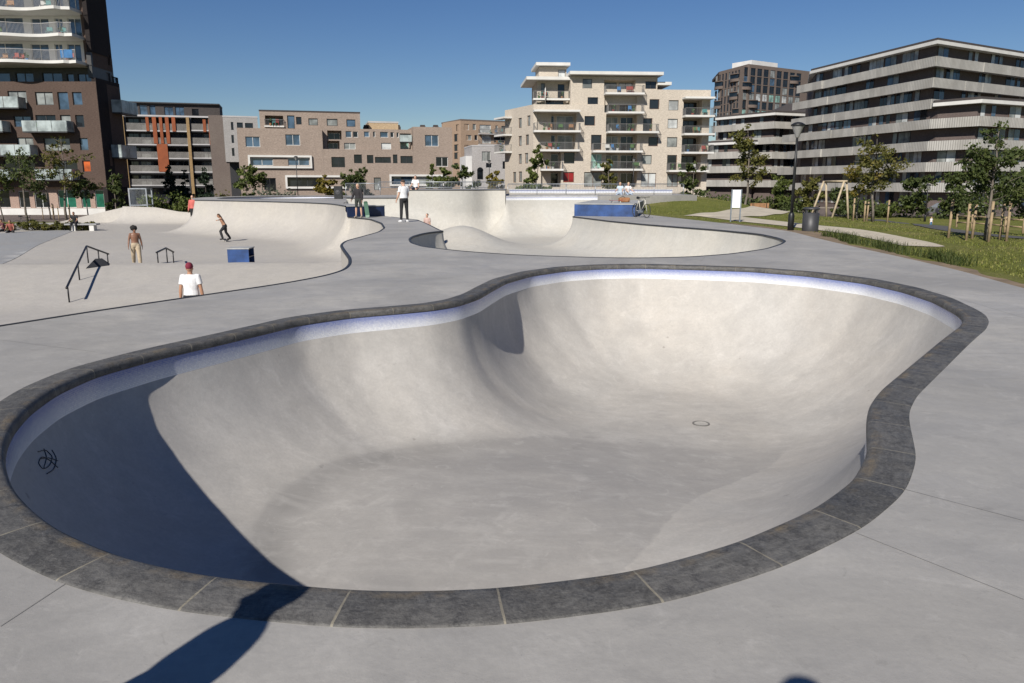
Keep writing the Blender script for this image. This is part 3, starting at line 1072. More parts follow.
def glass(name, col, rough=0.06, spec=0.6):
    m, nt, b = new_mat(name)
    N = NT(nt)
    c = N.mix(N.ramp(N.noise(0.6, 3), 0.4, 0.6), tuple(x * 0.6 for x in col), tuple(x * 1.3 for x in col))
    N.set(b.inputs['Base Color'], c)
    b.inputs['Roughness'].default_value = rough
    b.inputs['Specular IOR Level'].default_value = spec
    return m


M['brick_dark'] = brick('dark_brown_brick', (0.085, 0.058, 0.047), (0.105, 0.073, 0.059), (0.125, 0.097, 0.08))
M['brick_shaded'] = brick('shaded_brown_brick', (0.020, 0.016, 0.016), (0.028, 0.022, 0.021), (0.04, 0.033, 0.03))  # tower brick with the shade of its right side put into the colour
M['brick_brown'] = brick('greyish_brown_brick', (0.285, 0.228, 0.188), (0.325, 0.26, 0.215), (0.38, 0.32, 0.275))
M['brick_grey'] = brick('grey_brown_brick', (0.15, 0.12, 0.105), (0.17, 0.14, 0.12), (0.2, 0.17, 0.15))
M['brick_tan'] = brick('tan_brick', (0.33, 0.235, 0.165), (0.36, 0.26, 0.185), (0.4, 0.32, 0.25))
M['brick_yellow'] = brick('yellow_brick', (0.42, 0.31, 0.19), (0.45, 0.34, 0.22), (0.48, 0.4, 0.3))
M['brick_pink'] = brick('pale_pink_brick', (0.32, 0.22, 0.18), (0.38, 0.28, 0.23), (0.42, 0.36, 0.3))
M['brick_beige'] = brick('beige_brick', (0.49, 0.432, 0.36), (0.53, 0.468, 0.39), (0.58, 0.52, 0.445))
M['brick_g'] = brick('dark_grey_brick', (0.125, 0.098, 0.09), (0.155, 0.122, 0.11), (0.19, 0.16, 0.145))
M['brick_f'] = brick('tower_brick', (0.15, 0.118, 0.10), (0.17, 0.135, 0.115), (0.2, 0.17, 0.15))
M['white'] = simple('white_render', (0.60, 0.59, 0.57), 0.7, 0, 0.06, 0.4)
M['white_slab'] = simple('white_concrete_slab', (0.56, 0.55, 0.52), 0.7, 0, 0.06, 0.6)
M['pale_render'] = simple('pale_grey_render', (0.40, 0.39, 0.385), 0.8, 0, 0.08, 0.4)
M['house_grey'] = brick('pale_grey_brick', (0.36, 0.34, 0.33), (0.40, 0.385, 0.375), (0.44, 0.43, 0.42))
M['frame_dark'] = simple('dark_window_frame', (0.03, 0.03, 0.032), 0.5)
M['frame_white'] = simple('white_window_frame', (0.55, 0.55, 0.53), 0.5)
M['frame_brown'] = simple('brown_window_frame', (0.12, 0.06, 0.035), 0.6)
M['glass_dark'] = glass('dark_glass', (0.012, 0.014, 0.017))
M['glass_blue'] = glass('sky_reflecting_glass', (0.05, 0.085, 0.13), 0.03, 1.0)
M['glass_curtain'] = glass('curtained_glass', (0.20, 0.21, 0.20), 0.15)
M['glass_pale'] = glass('pale_curtained_glass', (0.40, 0.41, 0.40), 0.2)
M['glass_green'] = glass('green_glass', (0.012, 0.10, 0.065), 0.1)
M['glass_red'] = glass('red_curtained_glass', (0.19, 0.012, 0.012), 0.3)
M['glass_orange'] = glass('orange_curtained_glass', (0.42, 0.085, 0.015), 0.3)
M['glass_mint'] = glass('mint_glass', (0.22, 0.36, 0.31), 0.15)
M['panel_glass'] = glass('frosted_panel', (0.30, 0.34, 0.335), 0.25)
M['rail_grey'] = simple('grey_rail', (0.16, 0.155, 0.15), 0.6)
M['rust'] = simple('rust_orange_panel', (0.24, 0.062, 0.018), 0.8, 0, 0.12, 0.8)
M['ochre'] = simple('ochre_column', (0.26, 0.17, 0.075), 0.8)
M['roof_dark'] = simple('dark_roof', (0.05, 0.042, 0.04), 0.9)
M['furn'] = [simple('terrace_' + n, c, 0.7) for n, c in (('teal', (0.05, 0.2, 0.2)), ('red', (0.25, 0.04, 0.03)), ('white', (0.5, 0.5, 0.48)), ('wood', (0.25, 0.13, 0.06)), ('green', (0.05, 0.12, 0.03)), ('blue', (0.03, 0.14, 0.32)))]
GL = {'d': 'glass_dark', 'b': 'glass_blue', 'c': 'glass_curtain', 'p': 'glass_pale', 'g': 'glass_green', 'r': 'glass_red', 'o': 'glass_orange', 'm': 'glass_mint'}


class Facade:
    """upright plane from plan point a (left as seen) to b (right as seen)"""

    def __init__(self, parent, a, b):
        self.t = parent
        self.a = Vector((a[0], a[1], 0))
        self.b = Vector((b[0], b[1], 0))
        self.u = (self.b - self.a).normalized()
        self.n = Vector((self.u.y, -self.u.x, 0))
        self.L = (self.b - self.a).length

    def uz(self, px, py):
        d = Vector(ray(px, py))
        o = Vector((0, 0, CAMZ))
        t = (self.a - o).dot(self.n) / d.dot(self.n)
        p = o + d * t
        return (p - self.a).dot(self.u), p.z

    def rect(self, r):
        x0, y0, x1, y1 = r
        mx, my = (x0 + x1) / 2, (y0 + y1) / 2
        return self.uz(x0, my)[0], self.uz(x1, my)[0], self.uz(mx, y1)[1], self.uz(mx, y0)[1]

    def P(self, u, z, d=0.0):
        p = self.a + self.u * u + self.n * d
        return (p.x, p.y, z)

    def box(self, mb, u0, u1, z0, z1, d0, d1):
        """box between outward distances d0 < d1"""
        vs = [self.P(u0, z0, d1), self.P(u1, z0, d1), self.P(u1, z0, d0), self.P(u0, z0, d0), self.P(u0, z1, d1), self.P(u1, z1, d1), self.P(u1, z1, d0), self.P(u0, z1, d0)]
        mb.add(vs, [(0, 3, 2, 1), (4, 5, 6, 7), (0, 1, 5, 4), (1, 2, 6, 5), (2, 3, 7, 6), (3, 0, 4, 7)])

    def wall(self, u0, u1, z0, z1, depth, openings, mat, name='wall', d=0.0, reveal=0.22, roof=None):
        """facade with real openings, reveals, sides, back and roof. openings: dicts r=(u0,u1,z0,z1), kind, deep"""
        us = sorted({u0, u1, *[min(max(o['r'][k], u0), u1) for o in openings for k in (0, 1)]})
        zs = sorted({z0, z1, *[min(max(o['r'][k], z0), z1) for o in openings for k in (2, 3)]})
        mb = MB()
        for i in range(len(us) - 1):
            for j in range(len(zs) - 1):
                cu, cz = (us[i] + us[i + 1]) / 2, (zs[j] + zs[j + 1]) / 2
                if us[i + 1] - us[i] < 1e-4 or zs[j + 1] - zs[j] < 1e-4:
                    continue
                if any(o['r'][0] < cu < o['r'][1] and o['r'][2] < cz < o['r'][3] for o in openings):
                    continue
                mb.add([self.P(us[i], zs[j], d), self.P(us[i + 1], zs[j], d), self.P(us[i + 1], zs[j + 1], d), self.P(us[i], zs[j + 1], d)], [(0, 1, 2, 3)])
        for o in openings:
            a, b, c, e = o['r']
            rv = o.get('deep', reveal)
            q = [(a, c), (b, c), (b, e), (a, e)]
            for k in range(4):
                (ua, za), (ub, zb) = q[k], q[(k + 1) % 4]
                mb.add([self.P(ua, za, d), self.P(ua, za, d - rv), self.P(ub, zb, d - rv), self.P(ub, zb, d)], [(0, 1, 2, 3)])
            mb.add([self.P(a, c, d - rv), self.P(b, c, d - rv), self.P(b, e, d - rv), self.P(a, e, d - rv)], [(0, 1, 2, 3)])
        for (ua, da, ub, db) in ((u0, d - depth, u0, d), (u1, d, u1, d - depth), (u1, d - depth, u0, d - depth)):
            mb.add([self.P(ua, z0, da), self.P(ub, z0, db), self.P(ub, z1, db), self.P(ua, z1, da)], [(0, 1, 2, 3)])
        mb.add([self.P(u0, z1, d), self.P(u1, z1, d), self.P(u1, z1, d - depth), self.P(u0, z1, d - depth)], [(0, 1, 2, 3)])
        w = mb.build(name, mat, self.t, False, True)
        if roof:
            m2 = MB()
            self.box(m2, u0 - 0.05, u1 + 0.05, z1 + 0.004, z1 + roof[0], d - depth - 0.05, d + 0.05 + (roof[2] if len(roof) > 2 else 0))
            m2.build('roof', roof[1], self.t, False, True)
        for o in openings:
            self.window(o, d)
        return w

    def window(self, o, d=0.0):
        a, b, c, e = o['r']
        rv = o.get('deep', 0.22)
        w, h = b - a, e - c
        fr = o.get('frame', 'frame_dark')
        back = d - rv + 0.02
        if o.get('deep', 0) > 0.6:      # loggia: a glazed door leaf and a window beside it
            n = max(1, int(round(w / 2.6)))
            for k in range(n):
                x0 = a + w * k / n + 0.18
                x1 = a + w * (k + 1) / n - 0.18
                self._win(x0, x1, c + 0.08, e - 0.25, back, fr, o.get('g', 'dc')[k % len(o.get('g', 'dc'))], 2)
            return
        n = o.get('n', 2 if w > 1.6 else 1)
        self._win(a, b, c, e, back, fr, o.get('g', 'd'), n)

    def _win(self, a, b, c, e, back, fr, g, n):
        t = 0.07
        mb = MB()
        self.box(mb, a, b, c, c + t, back, back + 0.08)
        self.box(mb, a, b, e - t, e, back, back + 0.08)
        for k in range(n + 1):
            x = a + (b - a - t) * k / n
            self.box(mb, x, x + t, c + t, e - t, back, back + 0.08)
        f = mb.build('window', M[fr], self.t, False, True)
        m2 = MB()
        m2.add([self.P(a + t / 2, c + t / 2, back + 0.03), self.P(b - t / 2, c + t / 2, back + 0.03), self.P(b - t / 2, e - t / 2, back + 0.03), self.P(a + t / 2, e - t / 2, back + 0.03)], [(0, 1, 2, 3)])
        m2.build('pane', M[GL[g]], f, False, True)

    def op(self, r, **k):
        return dict(r=self.rect(r), **k)

    def balcony(self, u0, u1, z, depth, slab=0.22, rail=1.05, style='bars', mat='white_slab', d=0.0, stuff=0, railmat='rail_grey'):
        """slab with top at z, projecting depth from the facade; its railing is a sub-part"""
        mb = MB()
        self.box(mb, u0, u1, z - slab, z, d - 0.05, d + depth)
        s = mb.build('balcony', M[mat], self.t, False, True)
        if rail <= 0:
            return s
        m2 = MB()
        z1 = z + rail
        if style == 'bars':
            self.box(m2, u0 + .04, u1 - .04, z1 - 0.05, z1, d + depth - 0.08, d + depth - 0.03)
            for x in (u0 + 0.03, u1 - 0.08):
                self.box(m2, x, x + 0.05, z1 - 0.05, z1, d + 0.02, d + depth - 0.082)
            k = int((u1 - u0) / 0.16)
            for i in range(k + 1):
                x = u0 + 0.05 + (u1 - u0 - 0.13) * i / max(1, k)
                self.box(m2, x, x + 0.025, z + 0.004, z1 - 0.052, d + depth - 0.07, d + depth - 0.045)
            for i in range(int(depth / 0.2)):
                for x in (u0 + 0.04, u1 - 0.065):
                    self.box(m2, x, x + 0.025, z + 0.004, z1 - 0.052, d + 0.1 + i * 0.2, d + 0.125 + i * 0.2)
            m2.build('railing', M[railmat], s, False, True)
        else:
            n = max(1, int(round((u1 - u0) / 1.6)))
            for i in range(n):
                x0 = u0 + (u1 - u0) * i / n + 0.03
                x1 = u0 + (u1 - u0) * (i + 1) / n - 0.03
                self.box(m2, x0, x1, z - 0.05, z1, d + depth + 0.01, d + depth + 0.04)
            for x in (u0 - 0.02, u1 - 0.01):
                self.box(m2, x, x + 0.03, z - 0.05, z1, d + 0.05, d + depth)
            m2.build('railing', M[railmat], s, False, True)
        for i in range(stuff):
            self.clutter(random.uniform(u0 + 0.4, u1 - 0.9), z, d + random.uniform(0.2, max(0.25, depth - 0.7)))
        return s


def _clutter(self, x, z, dd, parasol=False):
    """one chair or one potted plant standing on a balcony"""
    m3 = MB()
    col = random.choice(M['furn'])
    w_ = random.uniform(0.4, 0.8)
    where = self.t['where']
    base = self.P(x, z, dd)
    if random.random() < 0.5:
        self.box(m3, x, x + w_, z + 0.42, z + 0.47, dd, dd + 0.45)
        self.box(m3, x, x + w_, z + 0.472, z + 0.95, dd, dd + 0.05)
        for xx in (x + 0.02, x + w_ - 0.06):
            for y_ in (0.04, 0.38):
                self.box(m3, xx, xx + 0.04, z + 0.002, z + 0.418, dd + y_, dd + y_ + 0.04)
        o = m3.build('terrace_chair', col, None, False, True)
        tag(o, 'terrace chair on a balcony of the ' + where, 'chair', 'terrace chairs of the ' + where)
    else:
        p = self.P(x, z, dd + 0.2)
        m3.lathe([(0.16, 0.002), (0.2, 0.35), (0.17, 0.36)], p, 8)
        m3.cur = 1
        for q in range(26):
            a_ = random.uniform(0, 6.28)
            r_ = random.uniform(0.05, 0.32)
            zz = random.uniform(0.33, 0.9)
            m3.add([(p[0] + r_ * math.cos(a_), p[1] + r_ * math.sin(a_), p[2] + zz), (p[0] + r_ * math.cos(a_ + .7), p[1] + r_ * math.sin(a_ + .7), p[2] + zz + 0.12), (p[0], p[1], p[2] + zz + 0.16)], [(0, 1, 2)])
        o = m3.build('potted_plant', [col, M['furn'][4]], None, False, True)
        tag(o, 'potted plant on a balcony of the ' + where, 'potted plant', 'potted plants of the ' + where)
    return o


Facade.clutter = _clutter


def plan(px, Y):
    p = at(px, 190, Y)
    return (p.x, p.y)


def building(name, label, a, b, cat='apartment block', where='block'):
    t = thing(name, label, cat, ((a[0] + b[0]) / 2, (a[1] + b[1]) / 2, -2.0))
    t['where'] = where
    return t


GZ = -2.0

# --- tall dark brick tower on the left
A_, B_ = plan(-60, 92), plan(107, 92)
t = building('apartment_tower', 'tall dark brown brick tower with wavy white balconies at the left edge', A_, B_, where='dark brick tower')
f = Facade(t, A_, B_)
zt = f.uz(60, 81.5)[1]
zg = f.uz(60, 187)[1]
ops = []
for r, g in [((35.5, 92, 53, 105), 'c'), ((58, 92, 68.5, 109.7), 'b'), ((72.5, 92, 82, 105), 'b'), ((8, 91, 26.6, 103), 'c'), ((14, 116, 31, 127), 'b'), ((36, 115, 56, 128), 'd'), ((60.6, 115, 71, 128), 'c'), ((75.6, 115, 84, 127.3), 'd'),
             ((17, 137.5, 33.5, 150), 'c'), ((44, 138, 70, 151), 'c'), ((79.8, 138, 88, 150.3), 'b'), ((4, 160, 35, 172), 'd'), ((53, 160.5, 77.5, 172), 'd'), ((82.6, 160.5, 90.5, 172), 'o'), ((-30, 92, -8, 104), 'd'), ((-30, 115, -12, 128), 'd'), ((-30, 138, -10, 150), 'c'), ((-30, 160, -10, 172), 'd')]:
    ops.append(f.op(r, g=g))
f.wall(0, f.L, zg, zt, 5.4, ops, M['brick_dark'])
ops = []
for r, g in [((14, 191, 25, 208), 'd'), ((53.6, 190, 71.5, 208), 'g'), ((77, 190, 86, 208), 'g'), ((91, 190, 100, 208), 'g'), ((30, 193, 45, 208), 'd'), ((-20, 190, 5, 208), 'd')]:
    ops.append(f.op(r, g=g, frame='frame_white'))
zp = f.uz(60, 208.5)[1]
f.wall(1.0, f.L - 0.05, zp, zg - 0.01, 4, ops, M['brick_pink'], 'ground_floor_wall', d=-0.9)
mb = MB()
f.box(mb, 0.5, f.L - 0.03, GZ, zp - 0.01, -4.8, -0.6)
mb.build('plinth', M['white_slab'], t, False, True)
for (x0, x1, yb) in [(-30, 27, 110.5), (31, 74.7, 134), (-30, 11.4, 134), (-20, 38.7, 157.5), (-30, 18.5, 181.5), (44, 80, 181.5)]:
    u0, z = f.uz(x0, yb)
    u1, _ = f.uz(x1, yb)
    f.balcony(u0, u1, z + 0.25, 1.5, 0.18, 1.15, 'panels', 'frame_dark', 0, 2, 'panel_glass')
# glazed recessed storey and the upper tower with its wavy balconies
zr = f.uz(50, 66)[1]
ops = [f.op(r, g=g) for r, g in [((8, 71, 26, 80.5), 'b'), ((35, 71, 55, 80.5), 'b'), ((60, 72, 67, 80.5), 'b'), ((71, 72, 86, 80.5), 'b'), ((-30, 71, 2, 80.5), 'b')]]
f.wall(0, f.L - 0.5, zt + 0.01, zr, 3.9, ops, M['frame_dark'], 'recessed_storey', d=-1.4)
ztop = f.uz(60, -60)[1]
ops = []
for fl, yw in enumerate((51, 25, -1, -27)):
    for r, g in (((-20, yw - 10, 17, yw + 10), 'b'), ((25, yw - 9, 43, yw + 10), 'b'), ((49, yw - 9, 57, yw + 10), 'b'), ((62, yw - 9, 75.5, yw + 10), 'b')):
        ops.append(f.op(r, g=g, frame='frame_white', n=2))
uw = f.uz(80.5, 40)[0]
f.wall(0, uw, zr + 0.02, ztop, 4, ops, M['white'], 'balcony_wall', d=-1.2)
f.wall(uw + 0.005, f.L - 0.3, zr + 0.02, ztop, 4.4, [], M['brick_dark'], 'corner_wall', d=-0.5)
# right-hand face, turned from the sun; its shade is put into the brick colour
C_ = plan(129.5, 97.6)
f2 = Facade(t, B_, C_)
zt2 = ztop
ops = [f2.op(r, g='d') for r in [(109.5, 150, 112, 166), (115, 130, 117.5, 146), (120, 128, 122.5, 142)]]
f2.wall(0.01, f2.L, GZ, f2.uz(112, 82)[1], 0.5, ops, M['brick_shaded'], 'side_wall', d=0.04)
zs = f2.uz(112, 82)[1]
ops = [f2.op(r, g='b') for r in [(109, 73, 113, 85), (114, 77, 121, 90)]]
f2.wall(0.1, f2.L - 0.5, zs + 0.01, zs + 2.8, 0.5, ops, M['frame_dark'], 'recessed_storey', d=-0.3)
ops = [f2.op(r, g='c') for r in [(108.2, 10, 109.6, 20), (110.6, 14, 112, 26), (113.6, 8, 114.6, 20), (109, 34, 110.4, 44), (111.6, 36, 113, 48), (115, 30, 116, 42), (110, 55, 111.2, 65), (112.6, 58, 114.2, 70)]]
ops = [o for o in ops if o['r'][0] > 0.2 and o['r'][1] < f2.L - 1.1]
f2.wall(0.1, f2.L - 0.9, zs + 2.82, ztop, 0.5, ops, M['brick_shaded'], 'side_wall', d=-0.15)
for (x0, x1, yb) in [(112, 127.5, 113.5), (112, 127.5, 158.5)]:
    u0, z = f2.uz(x0, yb)
    u1, _ = f2.uz(x1, yb)
    f2.balcony(u0, u1, z + 0.2, 1.2, 0.18, 1.4, 'panels', 'frame_dark', 0, 0, 'panel_glass')
for k, yb in enumerate((62.5, 36.5, 10.5, -15.5)):
    z = f.uz(40, yb)[1]
    L0, L1 = 0.0, uw + 0.25
    n = 40
    front = [(L0 + (L1 - L0) * i / n, 2.1 + 0.55 * math.sin(i * 0.33 + k * 0.8) - (0.5 if i > n - 3 else 0)) for i in range(n + 1)]
    mb = MB()
    vs = [f.P(u, z - 0.32, d) for u, d in front] + [f.P(u, z, d) for u, d in front] + [f.P(u, z - 0.32, -1.1) for u, d in front] + [f.P(u, z, -1.1) for u, d in front]
    m_ = n + 1
    fs = []
    for i in range(n):
        fs += [(i, i + 1, m_ + i + 1, m_ + i), (m_ + i, m_ + i + 1, 3 * m_ + i + 1, 3 * m_ + i), (i + 1, i, 2 * m_ + i, 2 * m_ + i + 1)]
    fs.append((n, 2 * m_ + n, 3 * m_ + n, m_ + n))
    mb.add(vs, fs)
    s = mb.build('balcony', M['white_slab'], t, False, True)
    m2 = MB()
    for i in range(n * 4):
        q = i / (n * 4) * n
        j = int(q)
        fr_ = q - j
        u = front[j][0] * (1 - fr_) + front[j + 1][0] * fr_
        d = front[j][1] * (1 - fr_) + front[j + 1][1] * fr_ - 0.1
        p, q2 = f.P(u, z + 0.003, d), f.P(u + 0.03, z + 1.1, d)
        f.box(m2, u, u + 0.02, z + 0.003, z + 1.1, d - 0.02, d)
    m2.tube([f.P(u, z + 1.12, d - 0.1) for u, d in front], 0.035, 5)
    m2.build('railing', M['pale_render'], s, False, True)
    for i in range(7):
        f.clutter(random.uniform(L0 + 5, L1 - 1), z + 0.003, random.uniform(0.1, 0.6))
    if k == 0:
        m3 = MB()
        u0, _ = f.uz(69, 55)
        f.box(m3, u0, u0 + 1.35, z + 0.25, z + 1.13, front[-5][1] - 0.03, front[-5][1] - 0.01)
        tag(m3.build('towel', M['furn'][5], None, False, True), 'bright blue towel hung on a balcony railing of the dark tower', 'towel')

# --- block with rust-orange panels
A_, B_ = plan(124.5, 165), plan(214, 170)
t = building('apartment_block', 'dark block with rusty orange vertical panels beside the brick tower', A_, B_)
f = Facade(t, A_, B_)
ze = f.uz(170, 117)[1]
bands = [(124, 131), (138, 145), (152, 158.7), (165.6, 172.6), (179, 186)]
ops = []
cols = [(126.5, 156), (170, 189), (191.5, 213)]
ys = [(117.5, 131.3), (132.2, 145.3), (146.3, 159), (160, 173), (174, 186.5), (187.5, 200)]
for x0, x1 in ((126, 189), (191.5, 213)):
    for (y0, y1) in ys:
        o = f.op((x0, y0, x1, y1), g='dcdd', deep=1.7)
        ops.append(o)
f.wall(0, f.L, GZ, ze, 12, ops, M['frame_dark'], 'wall', roof=(0.35, M['pale_render']))
for (y0, y1) in bands:
    for x0, x1 in ((126, 189), (191.5, 213)):
        u0, z0 = f.uz(x0, y1)
        u1, z1 = f.uz(x1, y0)
        mb = MB()
        f.box(mb, u0, u1, z0, z0 + 0.25, -1.7, 0.12)
        s = mb.build('balcony', M['pale_render'], t, False, True)
        m2 = MB()
        n = int((u1 - u0) / 0.22)
        for i in range(n):
            x = u0 + (u1 - u0) * i / n
            f.box(m2, x, x + 0.15, z0 + 0.26, z1, 0.0, 0.05)
        m2.build('railing', simple('slat_grey', (0.20, 0.19, 0.175), 0.8) if 'slat' not in M else M['slat'], s, False, True)
for x0, y0, x1, y1 in [(146, 117, 149, 131), (153, 117, 157, 143.6), (160, 117, 163, 143.6), (166, 117, 169.5, 143.6), (172, 117, 175.6, 131.5), (158, 144, 168.6, 171.7), (203, 119.5, 206, 132), (209, 119.5, 212.3, 145), (213.4, 146, 216.6, 171)]:
    u0, u1, z0, z1 = f.rect((x0, y0, x1, y1))
    mb = MB()
    f.box(mb, u0, u1, z0, z1, 0.13, 0.24)
    mb.build('orange_panel', M['rust'], t, False, True)
for x in (125.3, 190.2):
    u0 = f.uz(x, 150)[0]
    mb = MB()
    f.box(mb, u0 - 0.3, u0 + 0.3, GZ, ze, 0.14, 0.5)
    mb.build('column', M['ochre'], t, False, True)
u1 = f.uz(231.5, 150)[0]
f.wall(f.L + 0.01, u1, GZ, f.uz(222, 115.5)[1], 12, [], M['brick_grey'], 'end_wall', d=0.3)
zp0 = ze + 0.4
ops = [f.op(r, g=g) for r, g in [((127, 104, 136, 115), 'b'), ((138, 104, 146, 115), 'b'), ((148, 104, 154, 115), 'b'), ((163, 106, 172, 116), 'b'), ((174, 106, 183, 116), 'b'), ((191, 108, 198, 117), 'd')]]
f.wall(0, f.uz(219, 110)[0], zp0, f.uz(170, 103)[1], 8, ops, M['roof_dark'], 'penthouse', d=-2.0, roof=(0.25, M['frame_dark'], 0.6))

# --- white block behind, between the orange block and the brown brick block
M['slim'] = brick('pale_slim_block', (0.33, 0.315, 0.30), (0.37, 0.355, 0.34), (0.42, 0.41, 0.4))
A_, B_ = plan(228, 150), plan(262, 152)
t = building('apartment_block', 'slim pale grey block between the orange-panelled and brown brick blocks', A_, B_)
f = Facade(t, A_, B_)
ops = [f.op(r, g='d') for r in [(231, 122, 233.5, 130), (237, 122.5, 243, 130), (245, 123, 253, 128.5), (231.5, 135, 234, 143), (238, 135, 240.5, 143), (232, 148, 234.5, 156), (238.5, 148, 241, 156)]]
f.wall(0, f.L, f.uz(240, 162)[1], f.uz(240, 117.5)[1], 10, ops, M['slim'], roof=(0.3, M['pale_render']))
f.wall(0.6, f.L, GZ, f.uz(240, 162)[1] - 0.01, 8, [], M['frame_dark'], 'ground_floor_wall', d=-2)

# --- wide brown brick block
A_, B_ = plan(241, 113), plan(453, 121)
t = building('apartment_block', 'wide stepped brown brick block with long white framed window', A_, B_, where='brown brick block')
f = Facade(t, A_, B_)
br = M['brick_brown']


def U(px, py=150):
    return f.uz(px, py)[0]


def Zf(px, py):
    return f.uz(px, py)[1]


ops = [f.op(r, g=g, frame='frame_white') for r, g in [((245.5, 136.6, 260, 147), 'b'), ((285.5, 134.4, 300, 145.4), 'b')]]
ops += [f.op((250.8, 158, 273, 165.6), g='b', frame='frame_white'), f.op((288, 158, 309.5, 165.6), g='b', frame='frame_white')]
ops += [f.op((287, 178, 318, 186.5), g='d', n=3), f.op((324, 178, 345, 186.5), g='c', n=3), f.op((264, 178, 276, 190), g='d')]
f.wall(0, U(323), GZ, Zf(280, 128.5), 14, ops, br)
for x0, y0, x1, y1 in ((248.3, 155.3, 312, 168.2), (285.5, 175.3, 347, 188.6), (389.5, 174.5, 446, 186)):
    u0, u1, z0, z1 = f.rect((x0, y0, x1, y1))
    mb = MB()
    w_ = 0.28
    f.box(mb, u0, u1, z0, z0 + w_, 0.004, 0.35)
    f.box(mb, u0, u1, z1 - w_, z1, 0.004, 0.35)
    f.box(mb, u0, u0 + w_, z0 + w_, z1 - w_, 0.004, 0.35)
    f.box(mb, u1 - w_, u1, z0 + w_, z1 - w_, 0.004, 0.35)
    mb.build('window_surround', M['white_slab'], t, False, True)
ops = [f.op(r, g=g) for r, g in [((331.5, 157, 345, 167.3), 'd'), ((354, 154.5, 362, 163.3), 'd'), ((367, 155, 373.5, 163.3), 'd'), ((393, 154.5, 397.5, 163.3), 'd'), ((400.5, 156, 412.8, 163.3), 'd'), ((391.5, 176.5, 416, 184.5), 'b'), ((420, 176.5, 444, 184.5), 'c'), ((374, 177.5, 381, 190), 'c'), ((375, 157, 391, 163), 'd')]]
ops = [o for o in ops if o['r'][1] < U(413.2)] + [f.op((391.5, 176.5, 412.5, 184.5), g='b')]
f.wall(U(323) + 0.01, U(413.5), GZ, Zf(370, 149.5), 14, ops, br)
ops = [f.op(r, g=g, frame='frame_white') for r, g in [((425, 135, 438.5, 146.3), 'b'), ((436, 157, 448, 166.5), 'd'), ((415.5, 176.5, 444, 184.5), 'c')]]
f.wall(U(413.5) + 0.01, f.L, GZ, Zf(430, 127), 14, ops, br)
ops = [f.op(r, g=g, deep=dp, frame='frame_white') for r, g, dp in [((327.5, 130, 342, 139), 'dd', 1.6), ((327.5, 140.3, 340, 148.6), 'dd', 1.6), ((346, 130.5, 352, 137), 'b', .22), ((353.5, 131, 358.5, 137), 'd', .22), ((344.5, 142.5, 356, 149), 'c', .22), ((364.6, 131, 370, 136.6), 'b', .22), ((373.7, 131, 376, 136.6), 'd', .22), ((380.8, 131.3, 389, 137), 'b', .22), ((391.3, 131.6, 394.6, 137), 'd', .22), ((397.5, 132, 399.8, 137), 'd', .22), ((382, 142.4, 392, 149), 'p', .22), ((401, 133, 412, 148.8), 'md', 1.6)]]
f.wall(U(323) + 0.01, U(413.5) - 0.02, Zf(370, 149.5) + 0.01, Zf(370, 128.5), 10, ops, br, 'upper_wall', d=-1.2)
ops = [f.op(r, g=g, deep=dp) for r, g, dp in [((264.5, 114.6, 283, 124), 'dd', 1.6), ((287, 114.5, 294.5, 127.8), 'b', .22), ((296, 116, 301.5, 123.7), 'd', .22), ((308.5, 117.5, 318, 124.5), 'c', .22), ((327, 118, 338, 125), 'c', .22), ((347, 118.6, 356, 126), 'b', .22)]]
f.wall(U(261), U(362), Zf(300, 128.5) + 0.02, Zf(300, 111), 9, ops, br, 'top_storey', d=-1.6, roof=(0.2, M['roof_dark']))
u0, z = f.uz(264, 127)
f.balcony(u0, U(284, 127), z + 0.3, 0.5, 0.2, 0.9, 'bars', 'white_slab', -1.6, 4)
u0, z = f.uz(400.5, 141)
f.balcony(u0, U(412.5, 141), z, 0.5, 0.15, 0.95, 'panels', 'frame_dark', -1.2, 0, 'panel_glass')
f.wall(U(371.6), U(402), Zf(385, 128.5) + 0.02, Zf(385, 121), 6, [], M['brick_yellow'], 'stair_house', d=-4, roof=(0.25, M['pale_render']))
mb = MB()
for px in (365.5, 369, 398, 424, 437.5):
    u0, z = f.uz(px, 128)
    f.box(mb, u0, u0 + 0.9, Zf(px, 129) - 0.2, Zf(px, 124.5), -5, -4.1)
    f.box(mb, u0 + 0.1, u0 + 0.8, Zf(px, 124.5) + 0.01, Zf(px, 122.8), -4.9, -4.2)
mb.build('chimneys', M['roof_dark'], t, False, True)

# --- tan brick block behind
A_, B_ = plan(444, 196), plan(461.5, 188)
t = building('apartment_block', 'tan brick block standing behind the grey house in the gap', A_, B_, where='tan brick block')
f = Facade(t, A_, B_)
ops = [f.op(r, g='d') for r in [(454, 134, 458.5, 141.5), (454, 144.5, 458.5, 151), (454, 152.5, 458.5, 159), (454, 163, 458.5, 169), (456, 124.5, 459, 131)]]
f.wall(0, f.L, GZ, f.uz(453, 121.5)[1], 2, ops, M['brick_tan'])
f2 = Facade(t, B_, plan(525, 196))
ops = [f2.op(r, g=g, frame='frame_white') for r, g in [((464, 124, 469, 130), 'c'), ((472.7, 124, 476, 130), 'c'), ((479.7, 124.8, 491, 133), 'p'), ((495.5, 125.5, 498, 132), 'c'), ((501.5, 126, 506, 132), 'd'), ((466, 135, 471.5, 140.3), 'c'), ((474.5, 135, 477.6, 140.3), 'd'), ((482, 135, 491, 143.6), 'p'), ((494, 136, 507, 143), 'd'), ((464.5, 145, 469, 150.3), 'd'), ((473, 145.4, 475.6, 150.3), 'd'), ((466.5, 155, 471.5, 160.3), 'd'), ((466, 165, 469, 170), 'd')]]
f2.wall(0, f2.L, GZ, f2.uz(490, 121.5)[1], 12, ops, M['brick_tan'], roof=(0.3, M['brick_grey']))
